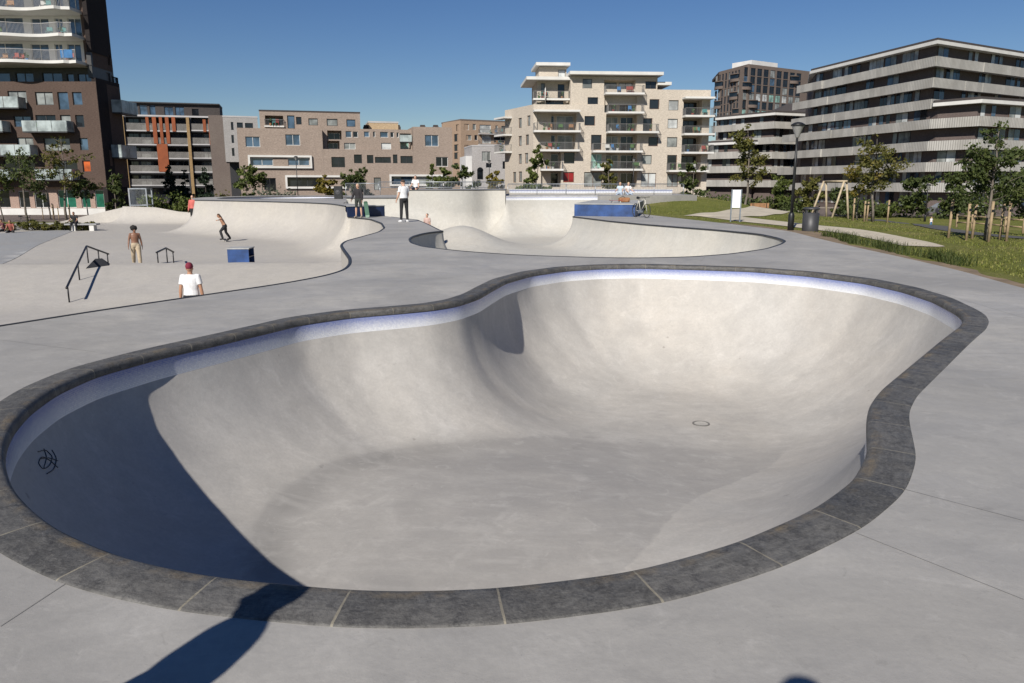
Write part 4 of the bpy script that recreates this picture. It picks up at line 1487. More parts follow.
for yb in (133.6, 144.2):
    u0, z = f2.uz(478, yb)
    u1, _ = f2.uz(508, yb)
    f2.balcony(u0, u1, z, 1.3, 0.2, 1.0, 'bars', 'pale_render', 0, 4)

# --- small pale grey house
A_, B_ = plan(466, 150), plan(515, 152)
t = building('town_house', 'pale grey house with arched doorway in front of the tan brick block', A_, B_, 'house')
f = Facade(t, A_, B_)
ops = [f.op(r, g=g, frame='frame_white') for r, g in [((482, 151.5, 490.5, 161.3), 'c'), ((502.6, 161.3, 509.5, 169.3), 'd'), ((486, 163, 492, 168), 'd')]]
ops.append(f.op((477.2, 170.5, 483.2, 179.5), g='d'))
f.wall(f.uz(472, 160)[0], f.L, GZ, f.uz(490, 146.5)[1], 10, ops, M['house_grey'], roof=(0.25, M['pale_render']))
f.wall(0, f.uz(472, 160)[0] - 0.01, GZ, f.uz(469, 156)[1], 8, [], M['white'], 'side_wing')
u0, z0 = f.uz(480.2, 170.5)
mb = MB()
seg = [(u0 + 0.62 * math.cos(a), z0 + 0.62 * math.sin(a)) for a in np.linspace(0, math.pi, 12)]
mb.add([f.P(u, z, 0.02) for u, z in seg], [tuple(range(12))])
mb.build('arch_fanlight', M['glass_dark'], t, False, True)

# --- pale beige block in the middle
A_, B_, C_ = plan(505, 127), plan(533, 117.5), plan(706, 119.5)
t = building('apartment_block', 'pale beige block with white slab balconies in the centre', B_, C_, where='pale beige block')
f0, f = Facade(t, A_, B_), Facade(t, B_, C_)
bg_ = M['brick_beige']
ops = [f0.op(r, g='c', frame='frame_brown') for r in [(518.3, 118, 521.7, 128), (527, 115.5, 530.3, 126), (518.3, 136, 521.7, 146), (525.4, 134.6, 528.8, 145), (518.3, 154, 521.7, 164), (512.8, 172, 516, 182.5), (518.5, 171.5, 522, 182), (524.6, 153, 528, 163.5)]]
ztl = f.uz(560, 104.5)[1]
f0.wall(0, f0.L, GZ, ztl, 3, ops, bg_)
ztr = f.uz(660, 89.5)[1]
ops = []
for r in ((537, 113, 576.5, 131), (540, 132.7, 575.5, 150), (541, 151.7, 561, 169.2), (541, 171, 561, 187)):
    ops.append(f.op(r, g='dcdd', deep=1.9, frame='frame_white'))
ops.append(f.op((564, 152.5, 574.5, 163.5), g='d'))
for r, g, fr_ in [((563.2, 172, 574, 182.3), 'r', 'frame_brown'), ((584.5, 116, 595, 125.6), 'd', 'frame_brown'), ((591, 134.8, 601.5, 149.8), 'd', 'frame_brown'), ((591, 153.8, 602, 168.6), 'm', 'frame_white'), ((584, 172, 602, 187), 'c', 'frame_brown')]:
    ops.append(f.op(r, g=g, frame=fr_))
um = f.uz(604, 130)[0]
f.wall(0, um - 0.01, GZ, ztl, 14, ops, bg_)
ops = []
for r in ((604.6, 96, 636.5, 112.5), (606, 114.5, 637, 131.7), (606, 133.8, 637, 151), (606, 152.8, 637, 169), (606, 171, 637, 187)):
    ops.append(f.op(r, g='cdcd', deep=1.9, frame='frame_white'))
for r, g, fr_ in [((649.5, 99.2, 659.3, 109.2), 'd', 'frame_brown'), ((668.6, 100.2, 678.5, 110.3), 'p', 'frame_dark'), ((667.7, 118.8, 677.7, 128.4), 'p', 'frame_dark'), ((667, 137.2, 677.2, 147), 'c', 'frame_dark'), ((667, 155, 676.8, 170.3), 'd', 'frame_brown'), ((643, 118.2, 652.3, 131.8), 'd', 'frame_brown'), ((648.4, 136.9, 658, 146.3), 'd', 'frame_brown'), ((641.7, 155, 651.6, 164.3), 'c', 'frame_dark'), ((641, 173, 656, 187), 'p', 'frame_brown'), ((667, 174, 678, 187), 'c', 'frame_brown')]:
    ops.append(f.op(r, g=g, frame=fr_))
for r in ((683.5, 99.5, 702, 115.7), (682.6, 117.8, 702, 133.7), (681.8, 135.8, 701.5, 152.2), (681, 154.2, 701, 170.2), (681, 172.5, 701, 187)):
    ops.append(f.op(r, g='dc', deep=2.2))
f.wall(um, f.L, GZ, ztr, 14, ops, bg_)
for (x0, x1, y, st, rail, dp) in [(533, 578.6, 111.3, 0, 0, 1.7), (533, 579, 131.6, 5, 1.05, 1.7), (539, 578, 150.6, 4, 1.05, 1.7), (540, 562, 169.8, 3, 1.05, 1.7),
                                  (603.5, 642, 94.3, 3, 1.05, 1.7), (606, 641.5, 113.2, 3, 1.05, 1.8), (606, 656, 132.5, 5, 1.05, 1.8), (591, 640, 151.7, 6, 1.05, 1.8), (590, 640, 169.7, 5, 1.05, 1.8),
                                  (682, 711.5, 98.5, 0, 0, 1.8), (682, 711, 116.7, 3, 1.05, 1.8), (681, 711, 134.6, 4, 1.05, 1.8), (681, 710, 153, 3, 1.05, 1.8), (666, 705, 171, 4, 1.05, 1.8)]:
    u0, z = f.uz(x0, y)
    u1, _ = f.uz(x1, y)
    f.balcony(u0, u1, z + 0.12, dp, 0.28, rail, 'bars', 'white_slab', 0, st)
for y in (119, 136, 152.7):
    u0, z = f0.uz(503, y)
    f0.balcony(-1.2, f0.uz(512, y)[0], z + 0.1, 1.4, 0.26, 0.0 if y == 119 else 1.05, 'bars', 'white_slab', 0, 2)
# set-back storeys
zpm = f.uz(600, 76)[1]
ops = [f.op(r, g=g, deep=dp) for r, g, dp in [((583, 78.5, 592.5, 88), 'c', .22), ((588, 97, 598.5, 104), 'd', .22), ((604.5, 79.5, 636, 93.8), 'cpcd', 1.6), ((646, 81, 657, 88.6), 'd', .3)]]
f.wall(f.uz(571, 90)[0], f.uz(658, 85)[0], ztl + 0.01, zpm, 11, [o for o in ops if o['r'][2] > ztl + 0.05], bg_, 'penthouse', d=-0.35)
f.wall(f.uz(539, 92)[0], f.uz(571, 92)[0] - 0.02, ztl + 0.01, f.uz(555, 79)[1], 8, [f.op((543, 81, 547, 96), g='c'), f.op((560, 82, 567, 96), g='d'), f.op((548, 96, 566, 103), g='d')], bg_, 'penthouse', d=-2.6)
for (x0, x1, y, d0, d1) in [(569, 662, 74.8, -12, 1.0), (527, 572, 78.5, -11, -0.8), (538, 573, 62.3, -10, -2.6), (658, 672, 84.5, -9, -0.2)]:
    u0, z = f.uz(x0, y)
    u1, _ = f.uz(x1, y)
    mb = MB()
    f.box(mb, u0, u1, z - 0.02, z + 0.42, d0, d1)
    mb.build('roof', M['white_slab'], t, False, True)
f.wall(f.uz(541.5, 70)[0], f.uz(570, 70)[0], f.uz(555, 79)[1] + 0.5, f.uz(555, 63.2)[1], 5, [f.op((561.5, 66, 569, 76), g='p')], bg_, 'stair_house', d=-3.6)
u0, z = f.uz(534, 98)
f.balcony(u0, f.uz(571, 96)[0], z + 0.1, 1.0, 0.26, 1.05, 'bars', 'white_slab', -2.0, 6)
u0, z = f.uz(546, 88)
mb = MB()
p = f.P(u0, ztl + 0.01, -0.8)
mb.lathe([(0.03, 0.0), (0.03, 0.9), (0.13, 0.95), (0.09, 2.2), (0.02, 2.5)], p, 10)
tag(mb.build('parasol', M['white_slab'], None, True), 'closed white parasol on the roof terrace of the pale beige block', 'parasol')

# --- far dark tower
A_, B_, C_ = plan(713, 300), plan(741, 281), plan(804, 300)
t = building('apartment_tower', 'distant square brown tower with a window grid and white rooftop box', B_, C_)
fa, f = Facade(t, A_, B_), Facade(t, B_, C_)
ztf = f.uz(741, 63)[1]
ops = []
nrow = 8
for j in range(nrow):
    y0 = 66.6 + j * 8.45
    for i in range(9):
        x0 = 743.2 + i * 6.55
        g = random.choice('ddbdcd') if j not in (3, 5) else random.choice('ccpm')
        zz = f.uz(741, y0)[1]
        ua, ub = f.uz(x0, 90)[0], f.uz(x0 + 4.9, 90)[0]
        ops.append(dict(r=(ua, ub, zz - 2.55, zz), g=g))
f.wall(0, f.L, GZ, ztf, 0.5, ops, M['brick_f'])
ops = []
for j in range(nrow):
    y0 = 68.0 + j * 8.45
    for i in range(8):
        x0 = 715 + i * 3.15
        zz = f.uz(741, y0 - 1.4)[1]
        ua, ub = fa.uz(x0, 90)[0], fa.uz(x0 + 1.7, 90)[0]
        ops.append(dict(r=(ua, ub, zz - 2.5, zz), g=random.choice('dcdd'), n=1))
fa.wall(0, fa.L, GZ, ztf, 0.5, ops[:64], M['brick_f'])
mb = MB().prism([(A_[0], A_[1] + 1), (B_[0], B_[1] + 1), (C_[0], C_[1] + 1), (C_[0] - 6, C_[1] + 22), (A_[0] + 3, A_[1] + 22)], ztf - 1, ztf - 0.02)
mb.build('roof', M['roof_dark'], t, False, True)
for fc, x0, x1, y in ((f, 741.8, 752, 85), (f, 748, 758, 103), (f, 790, 799, 79), (fa, 730, 739, 77), (fa, 714.5, 723, 84.5), (fa, 729, 737.5, 95), (fa, 713.8, 721, 104), (fa, 732, 739, 111.5)):
    u0, u1, z0, z1 = fc.rect((x0, y - 3, x1, y + 5))
    n = 10
    arc = [(u0 + (u1 - u0) * i / n, 1.1 * math.sin(math.pi * i / n)) for i in range(n + 1)]
    mb = MB()
    for zl, zh in ((z0, z0 + 1.0), (z1 - 0.25, z1)):
        vs = [fc.P(u, zl, d + 0.02) for u, d in arc] + [fc.P(u, zh, d + 0.02) for u, d in arc]
        m_ = n + 1
        mb.add(vs, [(i, i + 1, m_ + i + 1, m_ + i) for i in range(n)] + [tuple(range(m_)), tuple(range(m_, 2 * m_))])
    mb.build('bay_balcony', M['brick_f'], t, False, True)
    mb = MB()
    fc.box(mb, u0 + 0.3, u1 - 0.3, z0 + 1.02, z1 - 0.27, 0.02, 0.1)
    mb.build('bay_window', M['glass_dark'], t, False, True)
u0, u1, z0, z1 = f.rect((733, 57.5, 777, 63))
mb = MB()
f.box(mb, 5.0, 19.0, ztf + 0.0, ztf + 2.1, -12, -3)
mb.build('roof_house', M['white'], t, False, True)


# --- long balconied blocks on the right
def rib_mat():
    m, nt, b = new_mat('ribbed_balcony_panel')
    N = NT(nt)
    uv = N.n.new('ShaderNodeUVMap')
    uv.uv_map = 'uv'
    s = N.sep(uv.outputs[0])
    k = N.math('DIVIDE', s[0], 0.30)
    fr_ = N.math('FRACT', k)
    wn = N.n.new('ShaderNodeTexWhiteNoise')
    wn.noise_dimensions = '1D'
    nt.links.new(N.math('FLOOR', N.math('DIVIDE', s[0], 1.15)), wn.inputs['W'])
    c = N.mix(wn.outputs['Value'], (0.33, 0.32, 0.295), (0.44, 0.425, 0.39))
    c = N.mix(N.math('LESS_THAN', fr_, 0.22), c, (0.155, 0.148, 0.135))
    c = N.mix(N.ramp(N.noise(0.5, 5), 0.4, 0.65, 0, 0.4), c, (0.22, 0.205, 0.18))
    N.set(b.inputs['Base Color'], c)
    b.inputs['Roughness'].default_value = 0.8
    return m


M['rib'] = rib_mat()
M['curtains'] = [M['glass_dark'], M['glass_blue'], M['glass_curtain'], M['glass_pale'], M['brick_g'], M['frame_brown']]


def band(t, path, ztop, zbot, slab_back, name='balcony'):
    """projecting balcony along a plan path: slab with a ribbed parapet as a sub-part"""
    P = [Vector((p[0], p[1], 0)) for p in path]
    n = len(P)
    nrm = []
    for i in range(n):
        k = i - i % 2
        d = (P[min(k + 1, n - 1)] - P[min(k, n - 2)]).normalized()
        nrm.append(Vector((-d.y, d.x, 0)))
    back = [P[i] + nrm[i] * slab_back for i in range(n)]
    for i in range(1, n - 1, 2):
        q = nrm[i].dot(nrm[i + 1])
        if q < 0.94:            # mitre at a building corner
            m_ = (nrm[i] + nrm[i + 1]) * (slab_back / (1 + q))
            back[i], back[i + 1] = P[i] + m_, P[i + 1] + m_
    mb = MB()
    vs = [(p.x, p.y, zbot) for p in P] + [(p.x, p.y, zbot) for p in back] + [(p.x, p.y, zbot + 0.26) for p in P] + [(p.x, p.y, zbot + 0.26) for p in back]
    fs = []
    for i in range(n - 1):
        fs += [(i + 1, i, n + i, n + i + 1), (2 * n + i, 2 * n + i + 1, 3 * n + i + 1, 3 * n + i), (i, i + 1, 2 * n + i + 1, 2 * n + i)]
    fs += [(0, 2 * n, 3 * n, n), (n - 1, 2 * n - 1, 4 * n - 1, 3 * n - 1)]
    mb.add(vs, fs)
    s = mb.build(name, M['pale_render'], t, False, True)
    vs, fs, uv, u = [], [], [], 0.0
    for i in range(n - 1):
        d = (P[i + 1] - P[i]).normalized()
        o = Vector((d.y, -d.x, 0)) * 0.06
        a, b = P[i] + o, P[i + 1] + o
        a2, b2_ = P[i] + o * -0.5, P[i + 1] + o * -0.5
        L = (b - a).length
        k = len(vs)
        zl = zbot - 0.12
        vs += [(a.x, a.y, zl), (b.x, b.y, zl), (b.x, b.y, ztop), (a.x, a.y, ztop), (a2.x, a2.y, zl), (b2_.x, b2_.y, zl), (b2_.x, b2_.y, ztop), (a2.x, a2.y, ztop)]
        fs += [(k, k + 1, k + 2, k + 3), (k + 5, k + 4, k + 7, k + 6), (k + 3, k + 2, k + 6, k + 7), (k + 4, k + 5, k + 1, k), (k, k + 3, k + 7, k + 4), (k + 1, k + 5, k + 6, k + 2)]
        q = [(u, 0), (u + L, 0), (u + L, 1), (u, 1)]
        uv += q * 6
        u += L
    r = mesh('railing', vs, fs, M['rib'], s, False, None, True)
    lay = r.data.uv_layers.new(name='uv')
    lay.data.foreach_set('uv', [c for t_ in uv for c in t_])
    return s


def wing(name, label, corners, band_rows, roof_row, body_back, zfl, seed, roof_from=0):
    """corners: plan points left to right of the balcony fronts; body stands body_back behind"""
    rnd = random.Random(seed)
    t = building(name, label, corners[0], corners[-1])
    C = [Vector((c[0], c[1], 0)) for c in corners]
    n = len(C)
    body = []
    for i in range(n):
        d0 = (C[i] - C[i - 1]).normalized() if i else (C[1] - C[0]).normalized()
        d1 = (C[i + 1] - C[i]).normalized() if i < n - 1 else d0
        n0, n1 = Vector((-d0.y, d0.x, 0)), Vector((-d1.y, d1.x, 0))
        m_ = (n0 + n1) / (1 + n0.dot(n1))
        body.append(C[i] + m_ * body_back)
    zroof = roof_row
    far = [b + Vector((4, 14, 0)) for b in body]
    mb = MB().prism([(p.x, p.y) for p in body] + [(p.x, p.y) for p in reversed(far)], GZ, zroof - 0.45)
    mb.build('wall', M['brick_g'], t, False, True)
    ov = [C[i] + (body[i] - C[i]) * 0.12 for i in range(roof_from, n)]
    far = far[roof_from:]
    mb = MB().prism([(p.x, p.y) for p in ov] + [(p.x, p.y) for p in reversed(far)], zroof - 0.44, zroof)
    mb.build('roof_edge', M['white_slab'], t, False, True)
    ov2 = [C[i] + (body[i] - C[i]) * 0.3 for i in range(roof_from, n)]
    mb = MB().prism([(p.x, p.y) for p in ov2] + [(p.x, p.y) for p in reversed(far)], zroof + 0.004, zroof + 0.35)
    mb.build('roof', M['roof_dark'], t, False, True)
    cnt = 0
    for k, zf in enumerate(zfl):
        # window strips set in the wall behind each balcony
        for i in range(n - 1):
            fc = Facade(t, body[i][:2], body[i + 1][:2])
            u = 0.5
            while u < fc.L - 1.5 and cnt < 98:
                w_ = rnd.choice([0.9, 1.8, 2.4, 3.2])
                if u + w_ > fc.L - 0.3:
                    break
                if rnd.random() < 0.8:
                    mb = MB()
                    fc.box(mb, u, u + w_, zf + 0.3, zf + 2.5, 0.003, 0.06)
                    fr_ = mb.build('window', M['frame_dark'] if rnd.random() < 0.7 else M['frame_brown'], t, False, True)
                    m2 = MB()
                    q = max(1, int(w_ / 0.8))
                    for e in range(q):
                        m2.cur = rnd.choice([0, 0, 1, 1, 2, 2, 3, 3])
                        fc.box(m2, u + w_ * e / q + 0.05, u + w_ * (e + 1) / q - 0.04, zf + 0.36, zf + 2.44, 0.063, 0.068)
                    m2.build('pane', M['curtains'][:4], fr_, False, True)
                    cnt += 1
                u += w_ + rnd.choice([0.3, 0.6, 1.2])
    for k, (zb, ext) in enumerate(band_rows):
        path = []
        rnd2 = random.Random(seed * 10 + k)
        for i in range(n - 1):
            d = (C[i + 1] - C[i])
            L = d.length
            d.normalize()
            nv = Vector((d.y, -d.x, 0))
            m_ = max(1, int(L / 9))
            cuts = [0.0] + sorted(rnd2.uniform(0.12, 0.88) * L for _ in range(m_)) + [L]
            off = 0.0
            for a, b in zip(cuts[:-1], cuts[1:]):
                off = rnd2.choice([0.0, 0.14, -0.12, 0.05])
                if (b == L and i < n - 2) or (a == 0 and i > 0):
                    off = 0.0
                e0 = -ext if (i == 0 and a == 0) else 0
                path.append(C[i] + d * (a + e0) + nv * off)
                path.append(C[i] + d * (b - 0.02) + nv * off)
        band(t, [(p.x, p.y) for p in path], zb + 1.12, zb, body_back + 0.3)
    return t


def zat(px, py, Y):
    return at(px, py, Y).z


gc = [plan(800, 134), plan(922, 105.5), plan(1100, 131)]
zb = [zat(922, y, 105.5) + 0.1 for y in (65.7, 87.0, 108.5, 129.5, 150.5, 172.3, 193.5)]
wing('apartment_block', 'long dark block wrapped in pale ribbed balconies on the right, its upper floors', gc,
     [(z, e) for z, e in zip(zb[:3], (3.0, 4.2, 4.0))], zat(922, 39.5, 105.5), 1.25, [z + 0.25 for z in zb[:4]], 3)
gc2 = [plan(792, 135.5), plan(923, 104.6), plan(972, 99.6), plan(1110, 112)]
zb2 = [zat(972, y, 99.6) + 0.1 for y in (125.8, 149.0, 171.0, 192.3)]
wing('apartment_block', 'lower projecting wing with white roof edge below the long dark block', gc2, [(z, e) for z, e in zip(zb2, (4.0, 2.0, 5.0, 2.0))], zat(970, 99.6, 100.5), 1.25, [z + 0.25 for z in zb2] + [-1.7], 5, 1)
# block with two roof steps behind, left of the long one
gc3 = [plan(711, 158), plan(770, 146), plan(812, 150)]
zb3 = [zat(770, y, 146) + 0.1 for y in (128.2, 143.6, 158.5, 173.0, 187.0)]
wing('apartment_block', 'mid-height balconied block with low roof behind the slim tree', gc3, [(z, e) for z, e in zip(zb3, (0.3, 0.5, 3.5, 2.0, 1.0))], zat(770, 112.3, 146), 1.25, [z + 0.25 for z in zb3], 8)
gc4 = [plan(697, 152), plan(740, 144.5), plan(756, 146)]
zb4 = [zat(740, y, 144) + 0.1 for y in (158.0, 172.5, 186.6)]
wing('apartment_block', 'low balconied wing with white roof edge right of the beige block', gc4, [(z, e) for z, e in zip(zb4, (0.5, 1.5, 0.5))], zat(740, 141.2, 144), 1.2, [z + 0.25 for z in zb4], 9)
# dark pitched roof between the tower and the long block
p0 = at(783, 112, 190)
t = thing('house_roof', 'dark pyramid roof peeking up between tower and long block', 'roof', (p0.x + 6, 195, -2))
mb = MB()
a, b = at(776, 112, 190), at(822, 112, 190)
top1, top2 = at(788, 103.5, 196), at(815, 103.5, 196)
mb.add([(a.x, 190, a.z), (b.x, 190, b.z), (b.x, 204, b.z), (a.x, 204, a.z), tuple(top1), tuple(top2)], [(0, 1, 5, 4), (1, 2, 5), (2, 3, 4, 5), (3, 0, 4)])
mb.build('roof', M['roof_dark'], t, False, True)
MB().box(a.x + 0.3, b.x - 0.3, 190.3, 203.7, -2, a.z - 0.01).build('wall', M['brick_g'], t, False, True)
# ------------------------------------------------------------------ vegetation
def leaf_mat(name, cols, trans=0.25):
    m, nt, b = new_mat(name)
    N = NT(nt)
    a = N.attr('shade').outputs['Fac']
    c = N.mix(N.ramp(a, 0.0, 0.5), cols[0], cols[1])
    c = N.mix(N.ramp(a, 0.5, 1.0), c, cols[2])
    N.set(b.inputs['Base Color'], c)
    b.inputs['Roughness'].default_value = 0.65
    b.inputs['Specular IOR Level'].default_value = 0.25
    tr = nt.nodes.new('ShaderNodeBsdfTranslucent')
    nt.links.new(c, tr.inputs[0])
    mx = nt.nodes.new('ShaderNodeMixShader')
    mx.inputs[0].default_value = trans
    nt.links.new(b.outputs[0], mx.inputs[1])
    nt.links.new(tr.outputs[0], mx.inputs[2])
    nt.links.new(mx.outputs[0], nt.nodes['Material Output'].inputs[0])
    return m


LM = {
    'green': leaf_mat('green_leaves', [(0.05, 0.07, 0.015), (0.085, 0.11, 0.025), (0.14, 0.15, 0.04)]),
    'dark': leaf_mat('dark_leaves', [(0.034, 0.05, 0.014), (0.06, 0.08, 0.022), (0.10, 0.115, 0.034)]),
    'olive': leaf_mat('olive_leaves', [(0.06, 0.063, 0.016), (0.10, 0.10, 0.024), (0.17, 0.14, 0.035)]),
    'yellow': leaf_mat('yellowing_leaves', [(0.07, 0.065, 0.012), (0.15, 0.12, 0.02), (0.28, 0.20, 0.03)]),
    'conifer': leaf_mat('conifer_needles', [(0.012, 0.022, 0.012), (0.02, 0.034, 0.018), (0.034, 0.05, 0.024)], 0.1),
    'silver': leaf_mat('silvery_leaves', [(0.05, 0.06, 0.04), (0.09, 0.10, 0.07), (0.15, 0.16, 0.11)]),
    'grass': leaf_mat('grass_blades', [(0.030, 0.045, 0.010), (0.055, 0.075, 0.018), (0.10, 0.105, 0.035)]),
    'lawn': leaf_mat('lawn_blades', [(0.12, 0.14, 0.027), (0.17, 0.185, 0.04), (0.26, 0.225, 0.085)]),
}
BARK = simple('grey_bark', (0.16, 0.135, 0.11), 0.9, 0, 0.25, 6.0)
BARK_D = simple('dark_bark', (0.06, 0.05, 0.04), 0.9, 0, 0.25, 6.0)
STAKE = simple('weathered_stake_wood', (0.30, 0.22, 0.13), 0.85, 0, 0.2, 5.0)


def leaves_mesh(name, C, size, rng, mat, parent, shade, stretch=1.6, world=False, up=0.0):
    n = len(C)
    t = rng.normal(size=(n, 3))
    t[:, 2] += up
    t /= np.linalg.norm(t, axis=1)[:, None]
    w = np.cross(t, rng.normal(size=(n, 3)))
    w /= np.linalg.norm(w, axis=1)[:, None] + 1e-9
    s = size * rng.uniform(0.6, 1.35, n)[:, None]
    a, b = t * s * stretch * 0.5, w * s * 0.5
    V = np.stack([C - a, C + b * 0.9, C + a, C - b * 0.9], 1).reshape(-1, 3)
    F = np.arange(4 * n).reshape(-1, 4)
    o = mesh(name, V, F, mat, parent, False, None, world)
    set_attr(o, 'shade', np.repeat(np.clip(shade, 0, 1), 4))
    return o


def tree(name, label, base, h, r, mat, n=1500, leaf=0.16, clear=0.3, shape='oval', seed=1, stems=1, group=None, cat='tree', bark=BARK, lean=0.0, gaps=0.55, limbs=14):
    rng = np.random.default_rng(seed)
    t = thing(name, label, cat, base, 0, group)
    mb = MB()
    tips = []
    for s in range(stems):
        ox, oy = (0, 0) if stems == 1 else (rng.uniform(-.18, .18), rng.uniform(-.1, .1))
        k = 7
        pts, rad = [], []
        wob = rng.normal(0, 0.02 * h, (k + 1, 2))
        wob[0] = 0
        wob = np.cumsum(wob, 0) * 0.5
        hh = h * (1.0 if s == 0 else rng.uniform(0.7, 0.95)) * 0.95
        for i in range(k + 1):
            f = i / k
            pts.append((ox + wob[i, 0] + lean * f * h + (ox * 3 * f), oy + wob[i, 1] + oy * 3 * f, hh * f))
            rad.append(max(0.008, 0.016 * h * (1 - f * 0.9) / (1 if stems == 1 else 1.4)))
        mb.tube(pts, rad, 7)
        P = np.array(pts)
        for q in range(limbs // stems):
            f = rng.uniform(clear, 0.95)
            p = np.array([np.interp(f, np.linspace(0, 1, k + 1), P[:, c]) for c in range(3)])
            g = (f - clear) / (1 - clear)
            if shape == 'oval':
                rr = r * (0.35 + 0.9 * math.sin(math.pi * min(1, g * 0.8 + 0.15)))
            elif shape == 'cone':
                rr = r * (1.05 - g)
            elif shape == 'low':
                rr = r * (1.15 - 0.95 * g)
            else:
                rr = r * (0.5 + 0.5 * rng.random())
            az = rng.uniform(0, 6.28)
            rr *= rng.uniform(0.55, 1.1)
            rise = rng.uniform(0.15, 0.7) * rr if shape != 'cone' else rng.uniform(-0.2, 0.15) * rr
            e = p + np.array([math.cos(az) * rr, math.sin(az) * rr, rise])
            m_ = p + (e - p) * 0.5 + np.array([0, 0, 0.08 * rr])
            mb.tube([p, m_, e], [0.006 * h * (1 - f * 0.6), 0.004 * h * (1 - f * 0.6), 0.004], 5)
            for z in range(5):
                c = p + (e - p) * rng.uniform(0.3, 1.08) + rng.normal(0, 0.07 * rr, 3)
                tips.append((c, rr * rng.uniform(0.14, 0.34)))
        tips.append((P[-1], r * 0.18))
        tips.append((P[-2], r * 0.25))
    mb.build('trunk', bark, t, True)
    T = np.array([c for c, _ in tips])
    S = np.array([s_ for _, s_ in tips])
    w = S ** 1.3 + 0.02
    pick = rng.choice(len(T), n, p=w / w.sum())
    d = rng.normal(size=(n, 3))
    d /= np.linalg.norm(d, axis=1)[:, None]
    rad = rng.random(n) ** 0.5
    C = T[pick] + d * (S[pick] * rad)[:, None] * np.array([1, 1, 0.75])
    tone = rng.normal(0.45, 0.16, len(T))[pick] + rng.normal(0, 0.15, n)
    leaves_mesh('crown', C, leaf, rng, mat, t, tone)
    return t


def bush(name, label, base, rx, h, mat, n=900, leaf=0.14, seed=1, group=None, cat='shrub', ry=None):
    rng = np.random.default_rng(seed)
    t = thing(name, label, cat, base, 0, group)
    ry = ry or rx
    k = max(5, int(9 * rx))
    cl = np.stack([rng.uniform(-rx, rx, k) * 0.8, rng.uniform(-ry, ry, k) * 0.8, rng.uniform(0.15, 0.78, k) * h], 1)
    cl[:, 2] *= 1 - 0.45 * (cl[:, 0] / max(rx, .1)) ** 2
    mb = MB()
    for c in cl:
        mb.tube([(c[0] * 0.25, c[1] * 0.25, -0.05), c * 0.6 + np.array([0, 0, 0.1 * h]), c], [0.03, 0.02, 0.008], 5)
    mb.build('stems', BARK_D, t, True)
    pick = rng.integers(0, k, n)
    d = rng.normal(size=(n, 3))
    d /= np.linalg.norm(d, axis=1)[:, None]
    s = rng.uniform(0.25, 0.42, k)[pick] * min(h, 2 * rx)
    C = cl[pick] + d * (s * rng.random(n) ** 0.45)[:, None]
    C[:, 2] = np.maximum(C[:, 2], 0.04)
    tone = rng.normal(0.45, 0.15, k)[pick] + rng.normal(0, 0.15, n)
    leaves_mesh('foliage', C, leaf, rng, mat, t, tone)
    return t


def stand(px, py_base, Y):
    """plan position under picture column px at distance Y, on the ground there"""
    p = at(px, py_base, Y)
    return (p.x, p.y, float(ground_z([(p.x, p.y)])[0]))


def height_to(px, py_top, base):
    return at(px, py_top, base[1]).z - base[2]


def put_tree(label, px, ybase, ytop, Y, wpx, mat, **k):
    wpx *= 1.15
    b = stand(px, ybase, Y)
    h = height_to(px, ytop, b)
    nm = k.pop('name', 'tree')
    return tree(nm, label, b, h, wpx / FPX * Y / 2, mat, **k)


# right-hand young trees, nearest first
put_tree('young leafy tree with dense dark crown inside wooden stakes at the right edge', 984, 250, 119, 25.5, 74, LM['dark'], name='young_tree', n=4600, leaf=0.075, clear=0.3, seed=5, limbs=30, shape='low')
put_tree('bushy dark green tree cut by the right picture edge', 1027, 245, 168, 31, 54, LM['dark'], name='young_tree', n=3000, leaf=0.11, clear=0.2, seed=15, limbs=20)
put_tree('slender young tree with yellowing leaves beside the swing frame', 873, 222, 131, 40, 40, LM['olive'], name='young_tree', n=2400, leaf=0.095, clear=0.28, seed=8, limbs=22, stems=1)
put_tree('second slender stem with sparse yellow leaves left of the staked tree', 857, 219, 158, 43, 26, LM['yellow'], name='young_tree', n=800, leaf=0.10, clear=0.3, seed=9, limbs=12)
put_tree('tall airy tree with grey trunk in front of the mid-height balconied block', 745, 197, 121, 76, 32, LM['olive'], name='slim_tree', n=1700, leaf=0.20, clear=0.32, seed=12, limbs=20)
put_tree('dark leafy tree before the pale beige block', 537, 196, 143, 98, 30, LM['green'], name='slim_tree', n=2600, leaf=0.28, clear=0.12, seed=14, shape='low', limbs=24)
